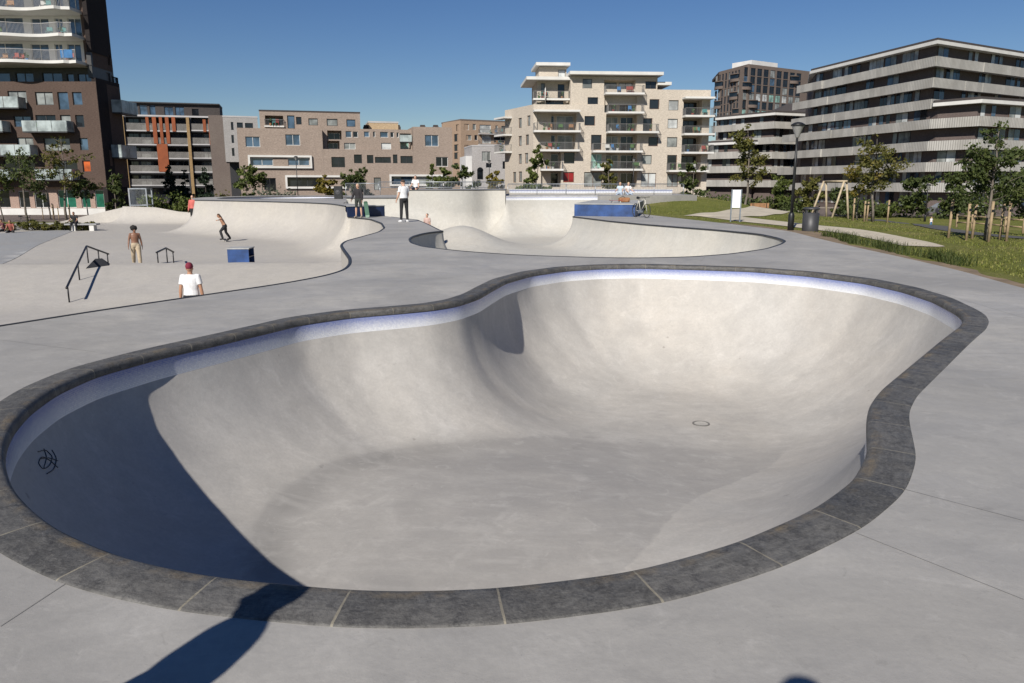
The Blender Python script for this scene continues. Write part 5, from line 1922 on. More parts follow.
# small trees along the long block
for px, yb, yt, Y, w_, mt, sd, lab in [
        (912, 214, 178, 84, 26, 'dark', 31, 'dark low tree in front of the long block, left of its far street lamp'),
        (951, 216, 172, 82, 30, 'dark', 32, 'dark low tree behind the parked silver car'),
        (780, 206, 176, 92, 22, 'green', 33, 'green round tree left of the black street lamp'),
        (808, 208, 176, 90, 20, 'olive', 34, 'olive round tree right of the black street lamp'),
        (840, 212, 186, 88, 20, 'dark', 35, 'dark small tree behind the wooden swing frame'),
        (692, 200, 160, 96, 18, 'dark', 36, 'narrow dark tree at the right end of the pale beige block'),
        (610, 198, 157, 96, 18, 'olive', 37, 'thin olive tree before the middle balconies of the beige block'),
        (432, 198, 162, 96, 16, 'green', 38, 'green tree at the right end of the brown brick block, left one of a pair'),
        (463, 198, 164, 94, 22, 'dark', 39, 'dark round tree in front of the grey house'),
        (497, 198, 170, 92, 18, 'yellow', 40, 'yellow autumn tree left of the pale beige block'),
        (446, 198, 166, 98, 14, 'green', 41, 'green tree close left of the dark round one by the grey house'),
        (352, 198, 168, 92, 16, 'dark', 42, 'dark young tree behind the person holding a skateboard'),
        (367, 198, 166, 95, 14, 'dark', 43, 'dark thin tree left of the standing man in white'),
        (325, 198, 174, 92, 18, 'yellow', 44, 'small tree with orange yellow leaves before the brown brick block'),
        (247, 202, 165, 92, 24, 'green', 45, 'bright green pointed tree before the left end of the brown brick block')]:
    put_tree(lab, px, yb, yt, Y, w_, LM[mt], name='small_tree', n=1900, leaf=0.24, clear=0.08, seed=sd, limbs=22)
bush('shrub', 'broad silvery shrub below the long white framed window', stand(280, 200, 88), 2.9, 3.4, LM['silver'], 1400, 0.26, 50)
for px, Y, rx, h, mt, sd, lab in [
        (705, 92, 1.8, 2.6, 'dark', 51, 'dark shrub beside the long timber table'), (722, 90, 2.0, 2.3, 'green', 52, 'green shrub left of the information board'),
        (735, 93, 2.0, 2.6, 'dark', 53, 'dark shrub behind the information board'), (765, 95, 2.2, 2.2, 'dark', 54, 'low dark shrub behind the park bench'),
        (795, 90, 2.0, 2.0, 'dark', 55, 'low dark shrub behind the street lamp'), (862, 84, 2.4, 2.2, 'dark', 56, 'dark shrub behind the yellowing staked tree'),
        (889, 86, 2.2, 2.0, 'green', 57, 'green shrub at the foot of the long balconied block'), (980, 80, 3.0, 2.6, 'dark', 58, 'wide dark shrub behind the staked tree at right'),
        (232, 95, 2.2, 2.8, 'olive', 59, 'olive shrub at the foot of the slim white block'), (262, 90, 1.6, 2.2, 'green', 60, 'low green shrub left of the silvery one'),
        (305, 90, 1.5, 2.2, 'dark', 61, 'dark shrub right of the silvery one'), (386, 92, 1.5, 1.9, 'olive', 62, 'olive shrub left of the standing man')]:
    bush('shrub', lab, stand(px, 200, Y), rx * 1.15, h, LM[mt], 1100, 0.22, sd)
# conifers and hedge before the orange-panelled block
for px, yt, Y, w_, sd, lab in [(171, 165, 104, 26, 70, 'dark conifer before the orange block, first from the brick tower'), (187, 169, 108, 22, 71, 'dark conifer before the orange block, between two others'), (207, 167, 104, 28, 72, 'dark conifer before the brick end wall of the orange block')]:
    put_tree(lab, px, 205, yt, Y, w_, LM['conifer'], name='conifer', n=2400, leaf=0.28, clear=0.06, shape='cone', seed=sd, limbs=34, bark=BARK_D)
p = at(170, 208, 76)
tag(bush('hedge', 'clipped green hedge behind the far plaza bank', (p.x, 76, -1.95), 3.2, 2.7, LM['green'], 2600, 0.2, 73, None, 'hedge', 1.0))
# trees before the brick tower
for px, yt, Y, w_, mt, sd, cl, lab in [(27, 146, 74, 34, 'dark', 80, 0.35, 'young tree with dark crown before the brick tower, first from the left edge'), (66, 134, 76, 32, 'olive', 81, 0.4, 'tall young tree with olive crown before the brick tower'),
                                       (50, 166, 80, 26, 'dark', 82, 0.35, 'low dark round tree before the green ground floor windows'), (88, 178, 78, 20, 'dark', 83, 0.5, 'thin small tree near the corner of the brick tower'), (3, 168, 76, 22, 'green', 84, 0.35, 'green tree cut by the left picture edge')]:
    put_tree(lab, px, 215, yt, Y, w_, LM[mt], name='young_tree', n=800, leaf=0.18, clear=cl, seed=sd, limbs=20)
put_tree('climbing dark foliage at the shaded side of the brick tower', 117, 212, 168, 86, 16, LM['dark'], name='slim_tree', n=900, leaf=0.26, clear=0.05, seed=85, limbs=18)
for px, rx, h, sd, lab in [(20, 3.0, 0.75, 90, 'low green shrub bed at the left edge of the plaza'), (52, 2.2, 0.7, 91, 'low green shrub bed beside the concrete bench')]:
    p = on_z(px, 232, -1.66)
    bush('shrub', lab, (p[0], p[1] + 2.2, -1.68), rx, h, LM['olive'], 1200, 0.13, sd, None, 'shrub', 1.1)

# ornamental grass along the deck and short lawn blades
rng = np.random.default_rng(91)


def blades(name, label, X, Y, Z, hgt, wid, mat, bend=0.5):
    n = len(X)
    az = rng.uniform(0, 6.28, n)
    b = np.stack([np.cos(az), np.sin(az)], 1)
    pz = np.stack([X, Y, Z], 1)
    h = hgt * rng.uniform(0.55, 1.2, n)
    bd = h * bend * rng.uniform(0.2, 1.2, n)
    d = np.stack([b[:, 0] * bd, b[:, 1] * bd, h], 1)
    m_ = pz + d * np.array([0.35, 0.35, 0.62])
    tp = pz + d
    wv = np.stack([-b[:, 1], b[:, 0], np.zeros(n)], 1) * wid
    V = np.stack([pz - wv, pz + wv, m_ + wv * 0.8, m_ - wv * 0.8, tp], 1).reshape(-1, 3)
    base_i = np.arange(n)[:, None] * 5
    fs = [tuple(r) for r in (base_i + np.array([0, 1, 2, 3]))] + [tuple(r) for r in (base_i + np.array([3, 2, 4]))]
    o = mesh(name, V, fs, mat, None)
    set_attr(o, 'shade', np.repeat(np.clip(rng.normal(0.45, 0.25, n), 0, 1), 5))
    return tag(o, label, None, None, 'stuff')


yy = np.concatenate([rng.uniform(15.6, 25.0, 7600), rng.uniform(9.6, 13.6, 4200)])
cl = np.sin(yy * 2.3) * 0.25 + np.sin(yy * 5.1 + 1) * 0.15
keep = rng.random(len(yy)) < np.clip(0.72 + cl * 1.6, 0.12, 1) * np.where(yy > 14, 1 - 0.75 * sstep(16.8, 15.8, 15.8), 1)
yy = yy[keep]
xx = np.interp(yy, E_Y, E_X) + 0.45 + np.abs(rng.normal(0, 0.26, len(yy))) + 0.12 * np.sin(yy * 1.9)
xx = xx + np.where(yy < 14, 0.45 + rng.uniform(0, 1.2, len(yy)), 0)
zz = ground_z(np.stack([xx, yy], 1))
blades('ornamental_grass', 'dark green ornamental grass growing in a strip beside the deck', xx, yy, zz, 0.26, 0.007, LM['grass'], 0.9)
n = 52000
yy = 10 + 60 * rng.random(n) ** 1.5
xx = np.interp(yy, E_Y, E_X) + 0.7 + 26 * rng.random(n) ** 1.3
P2 = np.stack([xx, yy], 1)
for o in [q for q in COL.objects if q.name.startswith('path')]:
    vv = np.array([v.co[:2] for v in o.data.vertices])
    bb = (P2[:, 0] > vv[:, 0].min() - 1) & (P2[:, 0] < vv[:, 0].max() + 1) & (P2[:, 1] > vv[:, 1].min() - 1) & (P2[:, 1] < vv[:, 1].max() + 1)
    idx = np.where(bb)[0]
    if len(idx):
        d2 = np.full(len(idx), 1e9)
        for i0 in range(0, len(vv), 50):
            d2 = np.minimum(d2, ((P2[idx][:, None] - vv[None, i0:i0 + 50]) ** 2).sum(2).min(1))
        drop = idx[d2 < 0.32]
        m_ = np.ones(len(P2), bool)
        m_[drop] = False
        P2 = P2[m_]
blades('grass', 'short lawn grass with dry straw patches right of the deck', P2[:, 0], P2[:, 1], ground_z(P2), 0.05, 0.011, LM['lawn'], 1.0)

# ------------------------------------------------------------------ street furniture
lamp_black = simple('black_lamp_paint', (0.016, 0.017, 0.018), 0.45, 0.2)
lamp_glass = simple('lamp_glass', (0.25, 0.25, 0.24), 0.2)


def street_lamp(label, base, h, group='street lamps'):
    t = thing('street_lamp', label, 'street lamp', base, 0, group)
    MB().lathe([(0.11, -0.1), (0.11, 0.55), (0.085, 0.62), (0.06, 0.66)], n=12).build('base', lamp_black, t, True)
    MB().lathe([(0.058, 0.66), (0.05, h * 0.6), (0.04, h - 0.55)], n=10).build('pole', lamp_black, t, True)
    MB().lathe([(0.045, h - 0.55), (0.07, h - 0.5), (0.20, h - 0.16), (0.215, h - 0.13)], n=16).build('lantern', lamp_glass, t, True)
    MB().lathe([(0.245, h - 0.128), (0.25, h - 0.09), (0.13, h - 0.02), (0.03, h)], n=16).build('lantern_cap', lamp_black, t, True)
    return t


for px, yb, yt, Y, lab in [(790.5, 228, 122, 28.0, 'tall black street lamp standing between deck and shell path'), (924.5, 222, 184, 76, 'small distant black street lamp at the foot of the long block'),
                           (298.5, 205, 156, 96, 'thin dark street lamp in front of the long white framed window'), (489.5, 205, 160, 104, 'dark street lamp in front of the pale grey house'), (632.5, 205, 158, 100, 'thin grey street lamp in front of the pale beige block')]:
    b = stand(px, yb, Y)
    street_lamp(lab, b, height_to(px, yt, b))

b = stand(735, 221.5, 34.0)
t = thing('information_board', 'white information board on two grey metal posts', 'sign', b, R(-4))
steel = simple('grey_steel_post', (0.22, 0.25, 0.28), 0.5, 0.5)
for s in (-0.2, 0.2):
    MB().box(s - 0.025, s + 0.025, -0.025, 0.025, -0.1, 1.42).build('post', steel, t)
MB().box(-0.172, 0.172, -0.03, 0.03, 0.62, 1.40).build('panel', simple('white_sign_paint', (0.72, 0.74, 0.76), 0.4, 0, 0.03), t)

b = stand(810, 229, 27.6)
t = thing('litter_bin', 'dark grey cylindrical litter bin next to the black street lamp', 'litter bin', b)
binm = simple('dark_bin', (0.05, 0.05, 0.053), 0.5, 0.2)
MB().lathe([(0.27, -0.05), (0.28, 0.02), (0.28, 0.66)], n=20).build('body', binm, t, True)
for k in range(4):
    a = k * math.pi / 2 + 0.5
    MB().box(0.24 * math.cos(a) - 0.03, 0.24 * math.cos(a) + 0.03, 0.24 * math.sin(a) - 0.03, 0.24 * math.sin(a) + 0.03, 0.66, 0.78).build('bracket', binm, t)
MB().lathe([(0.29, 0.78), (0.29, 0.83), (0.2, 0.86), (0.02, 0.87)], n=20).build('lid', binm, t, True)

wood = simple('warm_timber', (0.30, 0.16, 0.075), 0.7, 0, 0.2, 3.0)
pale_wood = simple('pale_timber', (0.42, 0.34, 0.23), 0.8, 0, 0.18, 3.0)


def bench(name, label, cat, base, L, rz, table=False, m=None):
    t = thing(name, label, cat, base, rz)
    m = m or wood
    if table:
        MB().box(-L / 2, L / 2, -0.35, 0.35, 0.72, 0.78).build('table_top', m, t)
        for s in (-0.75, 0.75):
            MB().box(-L / 2, L / 2, s - 0.15, s + 0.15, 0.42, 0.47).build('seat', m, t)
        k = max(2, int(L / 2.2) + 1)
        for i in range(k):
            x = -L / 2 + 0.4 + (L - 0.8) * i / (k - 1)
            MB().box(x - 0.05, x + 0.05, -0.7, 0.7, 0.3, 0.415).box(x - 0.05, x + 0.05, -0.3, -0.2, 0.416, 0.715).box(x - 0.05, x + 0.05, 0.2, 0.3, 0.416, 0.715).box(x - 0.05, x + 0.05, -0.6, -0.5, -0.1, 0.299).box(x - 0.05, x + 0.05, 0.5, 0.6, -0.1, 0.299).build('trestle', m, t)
    else:
        MB().box(-L / 2, L / 2, -0.25, 0.2, 0.42, 0.47).build('seat', m, t)
        MB().box(-L / 2, L / 2, 0.22, 0.27, 0.5, 0.92).build('backrest', m, t)
        for x in (-L / 2 + 0.2, L / 2 - 0.25):
            MB().box(x, x + 0.06, -0.22, 0.2, -0.1, 0.415).box(x, x + 0.06, 0.205, 0.218, -0.1, 0.9).build('leg', lamp_black, t)
    return t


b = stand(761, 203, 66)
bench('park_bench', 'orange brown timber bench beyond the shell path', 'bench', b, 1.7, R(8))
for px, Y, L, yz, lab in [(612, 66, 4.6, 1.55, 'long timber picnic table behind the galvanised railing'), (686, 68, 5.4, 1.3, 'long timber picnic table right of the railing beside dark shrubs')]:
    p = at(px, 190, Y)
    g0 = float(ground_z([(p.x, Y)])[0])
    bench('picnic_table', lab, 'picnic table', (p.x, Y, g0 + 0.25), L, R(-3), True)

# A-frame swing
b = stand(839, 214, 66)
t = thing('swing_frame', 'pale wooden A-frame swing in front of the long block', 'swing', b)
hs_ = height_to(839, 181, b)
for s in (-1, 1):
    MB().tube([(s * 0.75 + 0.1, 0, -0.1), (0.35 + s * 0.1, 0.1, hs_)], 0.09, 8).build('leg', pale_wood, t, True)
    MB().tube([(s * 0.75 - 0.4, 3.4, -0.1), (-0.1 + s * 0.1, 3.3, hs_)], 0.09, 8).build('leg', pale_wood, t, True)
MB().tube([(0.36, -0.2, hs_ - 0.02), (-0.12, 3.6, hs_ - 0.02)], 0.085, 8).build('crossbeam', pale_wood, t, True)
MB().tube([(0.2, 1.2, hs_), (0.2, 1.2, 0.5)], 0.012, 5).tube([(0.16, 1.6, hs_), (0.16, 1.6, 0.5)], 0.012, 5).build('chains', lamp_black, t)
MB().box(0.08, 0.28, 1.15, 1.65, 0.46, 0.5).build('swing_seat', lamp_black, t)


def stakes(label, base, spots, h, group):
    for i, (dx, dy) in enumerate(spots):
        x, y = base[0] + dx, base[1] + dy
        z = float(ground_z([(x, y)])[0])
        t = thing('tree_stake', label, 'tree stake', (x, y, z), 0, group)
        MB().tube([(0, 0, -0.15), (0.02 * (i % 3 - 1), 0, h * (0.92 + 0.08 * (i % 2)))], 0.045, 7).build('post', STAKE, t, True)
        MB().box(-0.05, 0.05, -0.052, -0.047, h * 0.74, h * 0.80).build('strap', lamp_black, t)


b = stand(873, 222, 40)
stakes('round wooden tree stake beside the yellowing young tree', b, [(-0.6, -0.3), (0.5, -0.5), (-0.15, 0.4), (-0.95, 0.2), (0.15, 0.5)], 1.15, 'stakes round the yellowing tree')
b = stand(984, 250, 25.5)
stakes('round wooden tree stake under the dense dark young tree', b, [(-0.75, -0.2), (-0.35, -0.75), (-0.15, 0.5), (0.45, -0.4), (0.7, 0.35), (-0.9, 0.6)], 1.3, 'stakes round the dark young tree')
for px, Y, lab, grp in [(66, 76, 'thin wooden stake beside the olive crowned tree by the tower', 'stakes by the olive crowned tree'), (50, 80, 'thin wooden stake under the low dark round tree by the tower', 'stakes by the low dark tree')]:
    b = stand(px, 214, Y)
    stakes(lab, b, [(-0.5, -0.4), (0.5, -0.3), (0.1, 0.5)], 1.7, grp)
# low post and rail fence on the right lawn
a_, b_ = stand(955, 238, 44), stand(1062, 247, 36)
t = thing('rail_fence', 'low wooden post and rail fence behind the staked tree at right', 'fence', a_)
A3, B3 = Vector(a_), Vector(b_)
nf = 6
for i in range(nf + 1):
    p = A3.lerp(B3, i / nf)
    z = float(ground_z([(p.x, p.y)])[0])
    MB().tube([(p.x, p.y, z - 0.1), (p.x, p.y, z + 0.85)], 0.06, 7).build('post', STAKE, t, True, True)
    if i < nf:
        q = A3.lerp(B3, (i + 1) / nf)
        z2 = float(ground_z([(q.x, q.y)])[0])
        for hh in (0.38, 0.74):
            MB().tube([(p.x, p.y - 0.07, z + hh), (q.x, q.y - 0.07, z2 + hh)], 0.04, 6).build('rail', STAKE, t, True, True)
# concrete bench on the left
p = on_z(81, 231, -1.66)
t = thing('concrete_bench', 'long concrete bench with two pale block legs at the plaza edge', 'bench', (p[0], p[1] + 0.3, pz_at(p[0], p[1])), R(3))
MB().box(-1.15, 1.1, -0.3, 0.3, 0.42, 0.52).build('seat', M['slab_grey'], t)
for s in (-0.75, 0.55):
    MB().box(s, s + 0.32, -0.24, 0.24, -0.03, 0.418).build('leg', M['white_slab'], t)
# framed grey box on the far bank
p = at(137, 205, 66.6)
t = thing('framed_cage', 'grey steel framed cage with mesh front on the far bank', 'cage', (p.x, 66.9, -0.2), R(2))
W, D, H_ = 1.55, 1.2, 1.5
fr = MB()
for x in (-W / 2, W / 2 - 0.1):
    for y in (0, D - 0.1):
        fr.box(x, x + 0.1, y, y + 0.1, -0.2, H_)
for z in (0, H_ - 0.1):
    for y in (0, D - 0.1):
        fr.box(-W / 2 + 0.1, W / 2 - 0.1, y, y + 0.1, z, z + 0.1)
for x in (-W / 2, W / 2 - 0.1):
    for z in (0, H_ - 0.1):
        fr.box(x + 0.001, x + 0.099, 0.1, D - 0.1, z, z + 0.1)
fr.build('frame', galv, t)
MB().box(-W / 2 - 0.02, -W / 2 - 0.002, 0.0, D, 0.0, H_).build('side_panel', M['pale_render'], t)
ms = MB()
for i in range(1, 14):
    x = -W / 2 + 0.1 + (W - 0.2) * i / 14
    ms.box(x, x + 0.008, 0.04, 0.048, 0.1, H_ - 0.1)
    z = 0.1 + (H_ - 0.2) * i / 14
    ms.box(-W / 2 + 0.1, W / 2 - 0.1, 0.05, 0.058, z, z + 0.008)
ms.build('mesh_front', galv, t)
p = at(338.5, 196, 58)
t = thing('loudspeaker', 'small black loudspeaker box on the raised deck', 'loudspeaker', (p.x, 58, 0.55))
MB().box(-0.28, 0.28, -0.22, 0.22, 0.0, 0.95).build('cabinet', lamp_black, t)
MB().lathe([(0.16, 0.0), (0.17, 0.01), (0.05, 0.02), (0.02, 0.03)], (0, 0, 0), 14).build('cone', binm, t)
t.children[-1].rotation_euler = (math.pi / 2, 0, 0)
t.children[-1].location = (0, -0.222, 0.5)


# bicycle leaning at the blue box
def bicycle(label, base, rz, paint):
    t = thing('bicycle', label, 'bicycle', base, rz)
    for x in (-0.52, 0.52):
        ring = [(x + 0.33 * math.cos(a), 0, 0.345 + 0.33 * math.sin(a)) for a in np.linspace(0, 2 * math.pi, 25)]
        mb = MB().tube(ring, 0.018, 6, False)
        mb.cur = 1
        for a in np.linspace(0, 2 * math.pi, 13)[:-1]:
            mb.tube([(x, 0, 0.345), (x + 0.32 * math.cos(a), 0, 0.345 + 0.32 * math.sin(a))], 0.003, 4)
        mb.build('wheel', [simple('tyre', (0.03, 0.03, 0.03), 0.8) if 'tyre' not in bpy.data.materials else bpy.data.materials['tyre'], galv], t)
    J = {'rear': (-0.52, 0, .345), 'bb': (-0.08, 0, .29), 'seat': (-0.25, 0, .85), 'head': (0.33, 0, .88), 'headl': (0.37, 0, .74), 'front': (0.52, 0, .345)}
    mb = MB()
    for a, b in (('rear', 'bb'), ('rear', 'seat'), ('bb', 'seat'), ('bb', 'headl'), ('seat', 'head'), ('head', 'front')):
        mb.tube([J[a], J[b]], 0.018, 6)
    mb.build('frame', paint, t, True)
    MB().tube([(0.33, 0, .86), (0.31, 0, 1.0), (0.34, 0.27, 1.02)], 0.014, 6).tube([(0.31, 0, 1.0), (0.34, -0.27, 1.02)], 0.014, 6).build('handlebar', lamp_black, t, True)
    MB().tube([(-0.25, 0, .85), (-0.27, 0, .95)], 0.014, 6).tube([(-0.40, 0, .97), (-0.27, 0, .975), (-0.12, 0, .965)], [.07, .05, .02], 8).build('saddle', lamp_black, t, True)
    MB().tube([(-0.08, -0.1, .29), (-0.08, 0.1, .29)], 0.09, 12).build('crank', galv, t)
    return t


p = on_z(641, 217.5, 0)
bicycle('pale bicycle leaning at the right end of the bright blue box', (p[0], p[1], 0.0), R(-68), simple('pale_bike_paint', (0.5, 0.48, 0.42), 0.4))
p = at(9, 232, 55)
bicycle('dark bicycle parked among the people at the left edge', (p.x, 57, float(ground_z([(p.x, 57)])[0])), R(20), lamp_black)

# skateboard and bag lying on the blue box
skate_red = simple('red_deck_paint', (0.32, 0.045, 0.03), 0.5)


def skateboard(label, M4, paint):
    t = bpy.data.objects.new('skateboard', None)
    COL.objects.link(t)
    tag(t, label, 'skateboard')
    t.matrix_world = M4
    mb = MB()
    prof = [(-0.40, 0.135), (-0.36, 0.115), (-0.29, 0.095), (0.29, 0.095), (0.36, 0.115), (0.40, 0.135)]
    for (x0, z0), (x1, z1) in zip(prof[:-1], prof[1:]):
        w0 = 0.06 if abs(x0) > 0.39 else 0.1
        w1 = 0.06 if abs(x1) > 0.39 else 0.1
        mb.add([(x0, -w0, z0), (x1, -w1, z1), (x1, w1, z1), (x0, w0, z0), (x0, -w0, z0 + .012), (x1, -w1, z1 + .012), (x1, w1, z1 + .012), (x0, w0, z0 + .012)],
               [(3, 2, 1, 0), (4, 5, 6, 7), (0, 1, 5, 4), (2, 3, 7, 6), (1, 2, 6, 5), (3, 0, 4, 7)])
    mb.build('deck', paint, t)
    for x in (-0.22, 0.22):
        MB().box(x - 0.02, x + 0.02, -0.07, 0.07, 0.045, 0.094).build('truck', galv, t)
        for y in (-0.085, 0.085):
            MB().tube([(x, y - 0.016, 0.028), (x, y + 0.016, 0.028)], 0.028, 12).build('wheel', simple('skate_wheel', (0.6, 0.58, 0.52), 0.5) if 'skate_wheel' not in bpy.data.materials else bpy.data.materials['skate_wheel'], t)
    return t


p = at(616, 204, 42.5)
skateboard('red skateboard lying on the bright blue box', Matrix.Translation((p.x, 42.5, 0.655)) @ Matrix.Rotation(R(15), 4, 'Z'), skate_red)
p = at(624, 203, 43.2)
t = thing('backpack', 'tan brown backpack lying on the bright blue box', 'backpack', (p.x, 43.2, 0.655), R(10))
bagm = simple('tan_canvas', (0.30, 0.14, 0.06), 0.8)
bevel(MB().box(-0.3, 0.3, -0.18, 0.18, 0.0, 0.26).build('body', bagm, t), 0.07, 3)
bevel(MB().box(-0.18, 0.18, -0.27, -0.181, 0.02, 0.18).build('pocket', bagm, t), 0.03, 2)
MB().tube([(-0.2, 0.1, 0.25), (-0.05, 0.12, 0.33), (0.1, 0.1, 0.25)], 0.015, 6).build('strap', lamp_black, t, True)

# parked silver car behind the lawn
b = stand(945, 216, 88)
t = thing('parked_car', 'silver hatchback parked on the street, seen from behind', 'car', (b[0], 89, -1.97), R(12))
paint = simple('silver_car_paint', (0.42, 0.45, 0.47), 0.25, 0.6, 0.03)
sec = [(-2.0, 0.35, 0.75), (-2.05, 0.5, 0.80), (-1.95, 0.95, 0.84), (-1.75, 1.42, 0.66), (-1.2, 1.5, 0.64), (0.0, 1.48, 0.64), (0.75, 1.0, 0.82), (1.7, 0.85, 0.8), (2.0, 0.6, 0.76), (2.0, 0.35, 0.72)]
mb = MB()
vs = [(s * w_, x, z) for x, z, w_ in sec for s in (-1, 1)]
k = len(sec)
mb.add(vs, [(2 * i, 2 * i + 1, 2 * i + 3, 2 * i + 2) for i in range(k - 1)] + [tuple(2 * i for i in range(k))[::-1], tuple(2 * i + 1 for i in range(k)), (1, 0, 2 * k - 2, 2 * k - 1)])
mb.build('body', paint, t)
mb = MB()
mb.add([(-0.68, -1.965, 0.98), (0.68, -1.965, 0.98), (0.56, -1.79, 1.38), (-0.56, -1.79, 1.38)], [(0, 1, 2, 3)])
mb.build('rear_window', M['glass_dark'], t)
for s in (-1, 1):
    MB().box(s * 0.7 - 0.09, s * 0.7 + 0.09, -2.075, -2.0, 0.68, 0.95).build('tail_light', simple('tail_red', (0.4, 0.02, 0.015), 0.3) if 'tail_red' not in bpy.data.materials else bpy.data.materials['tail_red'], t)
    for y in (-1.3, 1.3):
        w_ = MB().tube([(s * 0.62, y, 0.32), (s * 0.82, y, 0.32)], 0.32, 16).build('wheel', bpy.data.materials['tyre'], t)
# ------------------------------------------------------------------ people
SKIN = {'light': simple('light_skin', (0.50, 0.30, 0.21), 0.55, 0, 0.06), 'tan': simple('tanned_skin', (0.36, 0.19, 0.115), 0.5, 0, 0.06), 'brown': simple('brown_skin', (0.20, 0.095, 0.055), 0.5, 0, 0.06)}
CL = {}


def cloth(name, col):
    if name not in CL:
        CL[name] = simple(name, col, 0.85, 0, 0.1, 8.0)
    return CL[name]


def voxel(mb, name, mat, parent, size=0.014, smooth=2):
    me = bpy.data.meshes.new('tmp')
    me.from_pydata(mb.v, [], mb.f)
    o = bpy.data.objects.new('tmp', me)
    COL.objects.link(o)
    m = o.modifiers.new('r', 'REMESH')
    m.mode = 'VOXEL'
    m.voxel_size = size
    if smooth:
        s = o.modifiers.new('s', 'SMOOTH')
        s.iterations = smooth
        s.factor = 0.5
    dg = bpy.context.evaluated_depsgraph_get()
    me2 = bpy.data.meshes.new_from_object(o.evaluated_get(dg))
    bpy.data.objects.remove(o)
    bpy.data.meshes.remove(me)
    me2.name = name
    me2.polygons.foreach_set('use_smooth', [True] * len(me2.polygons))
    return link(name, me2, parent, mat)


def ell(mb, c, r, n=14, m=9, rot=None):
    """ellipsoid with radii r at c"""
    vs = []
    for i in range(m + 1):
        th = math.pi * i / m
        for k in range(n):
            a = 2 * math.pi * k / n
            p = Vector((r[0] * math.sin(th) * math.cos(a), r[1] * math.sin(th) * math.sin(a), r[2] * math.cos(th)))
            if rot is not None:
                p = rot @ p
            vs.append(tuple(p + Vector(c)))
    fs = []
    for i in range(m):
        for k in range(n):
            fs.append((i * n + k, (i + 1) * n + k, (i + 1) * n + (k + 1) % n, i * n + (k + 1) % n))
    mb.add(vs, fs)


def loft(mb, rings, n=16):
    """rings: (centre, half width along x axis vector, half depth vector)"""
    vs = []
    for c, X, Y in rings:
        for k in range(n):
            a = 2 * math.pi * k / n
            vs.append(tuple(Vector(c) + Vector(X) * math.cos(a) + Vector(Y) * math.sin(a)))
    fs = []
    for i in range(len(rings) - 1):
        for k in range(n):
            fs.append((i * n + k, i * n + (k + 1) % n, (i + 1) * n + (k + 1) % n, (i + 1) * n + k))
    fs.append(tuple(reversed(range(n))))
    fs.append(tuple(range((len(rings) - 1) * n, len(rings) * n)))
    mb.add(vs, fs)


def dirv(pitch, abd, s):
    p, a = R(pitch), R(abd)
    return Vector((s * math.sin(a), math.cos(a) * math.sin(p), -math.cos(a) * math.cos(p)))


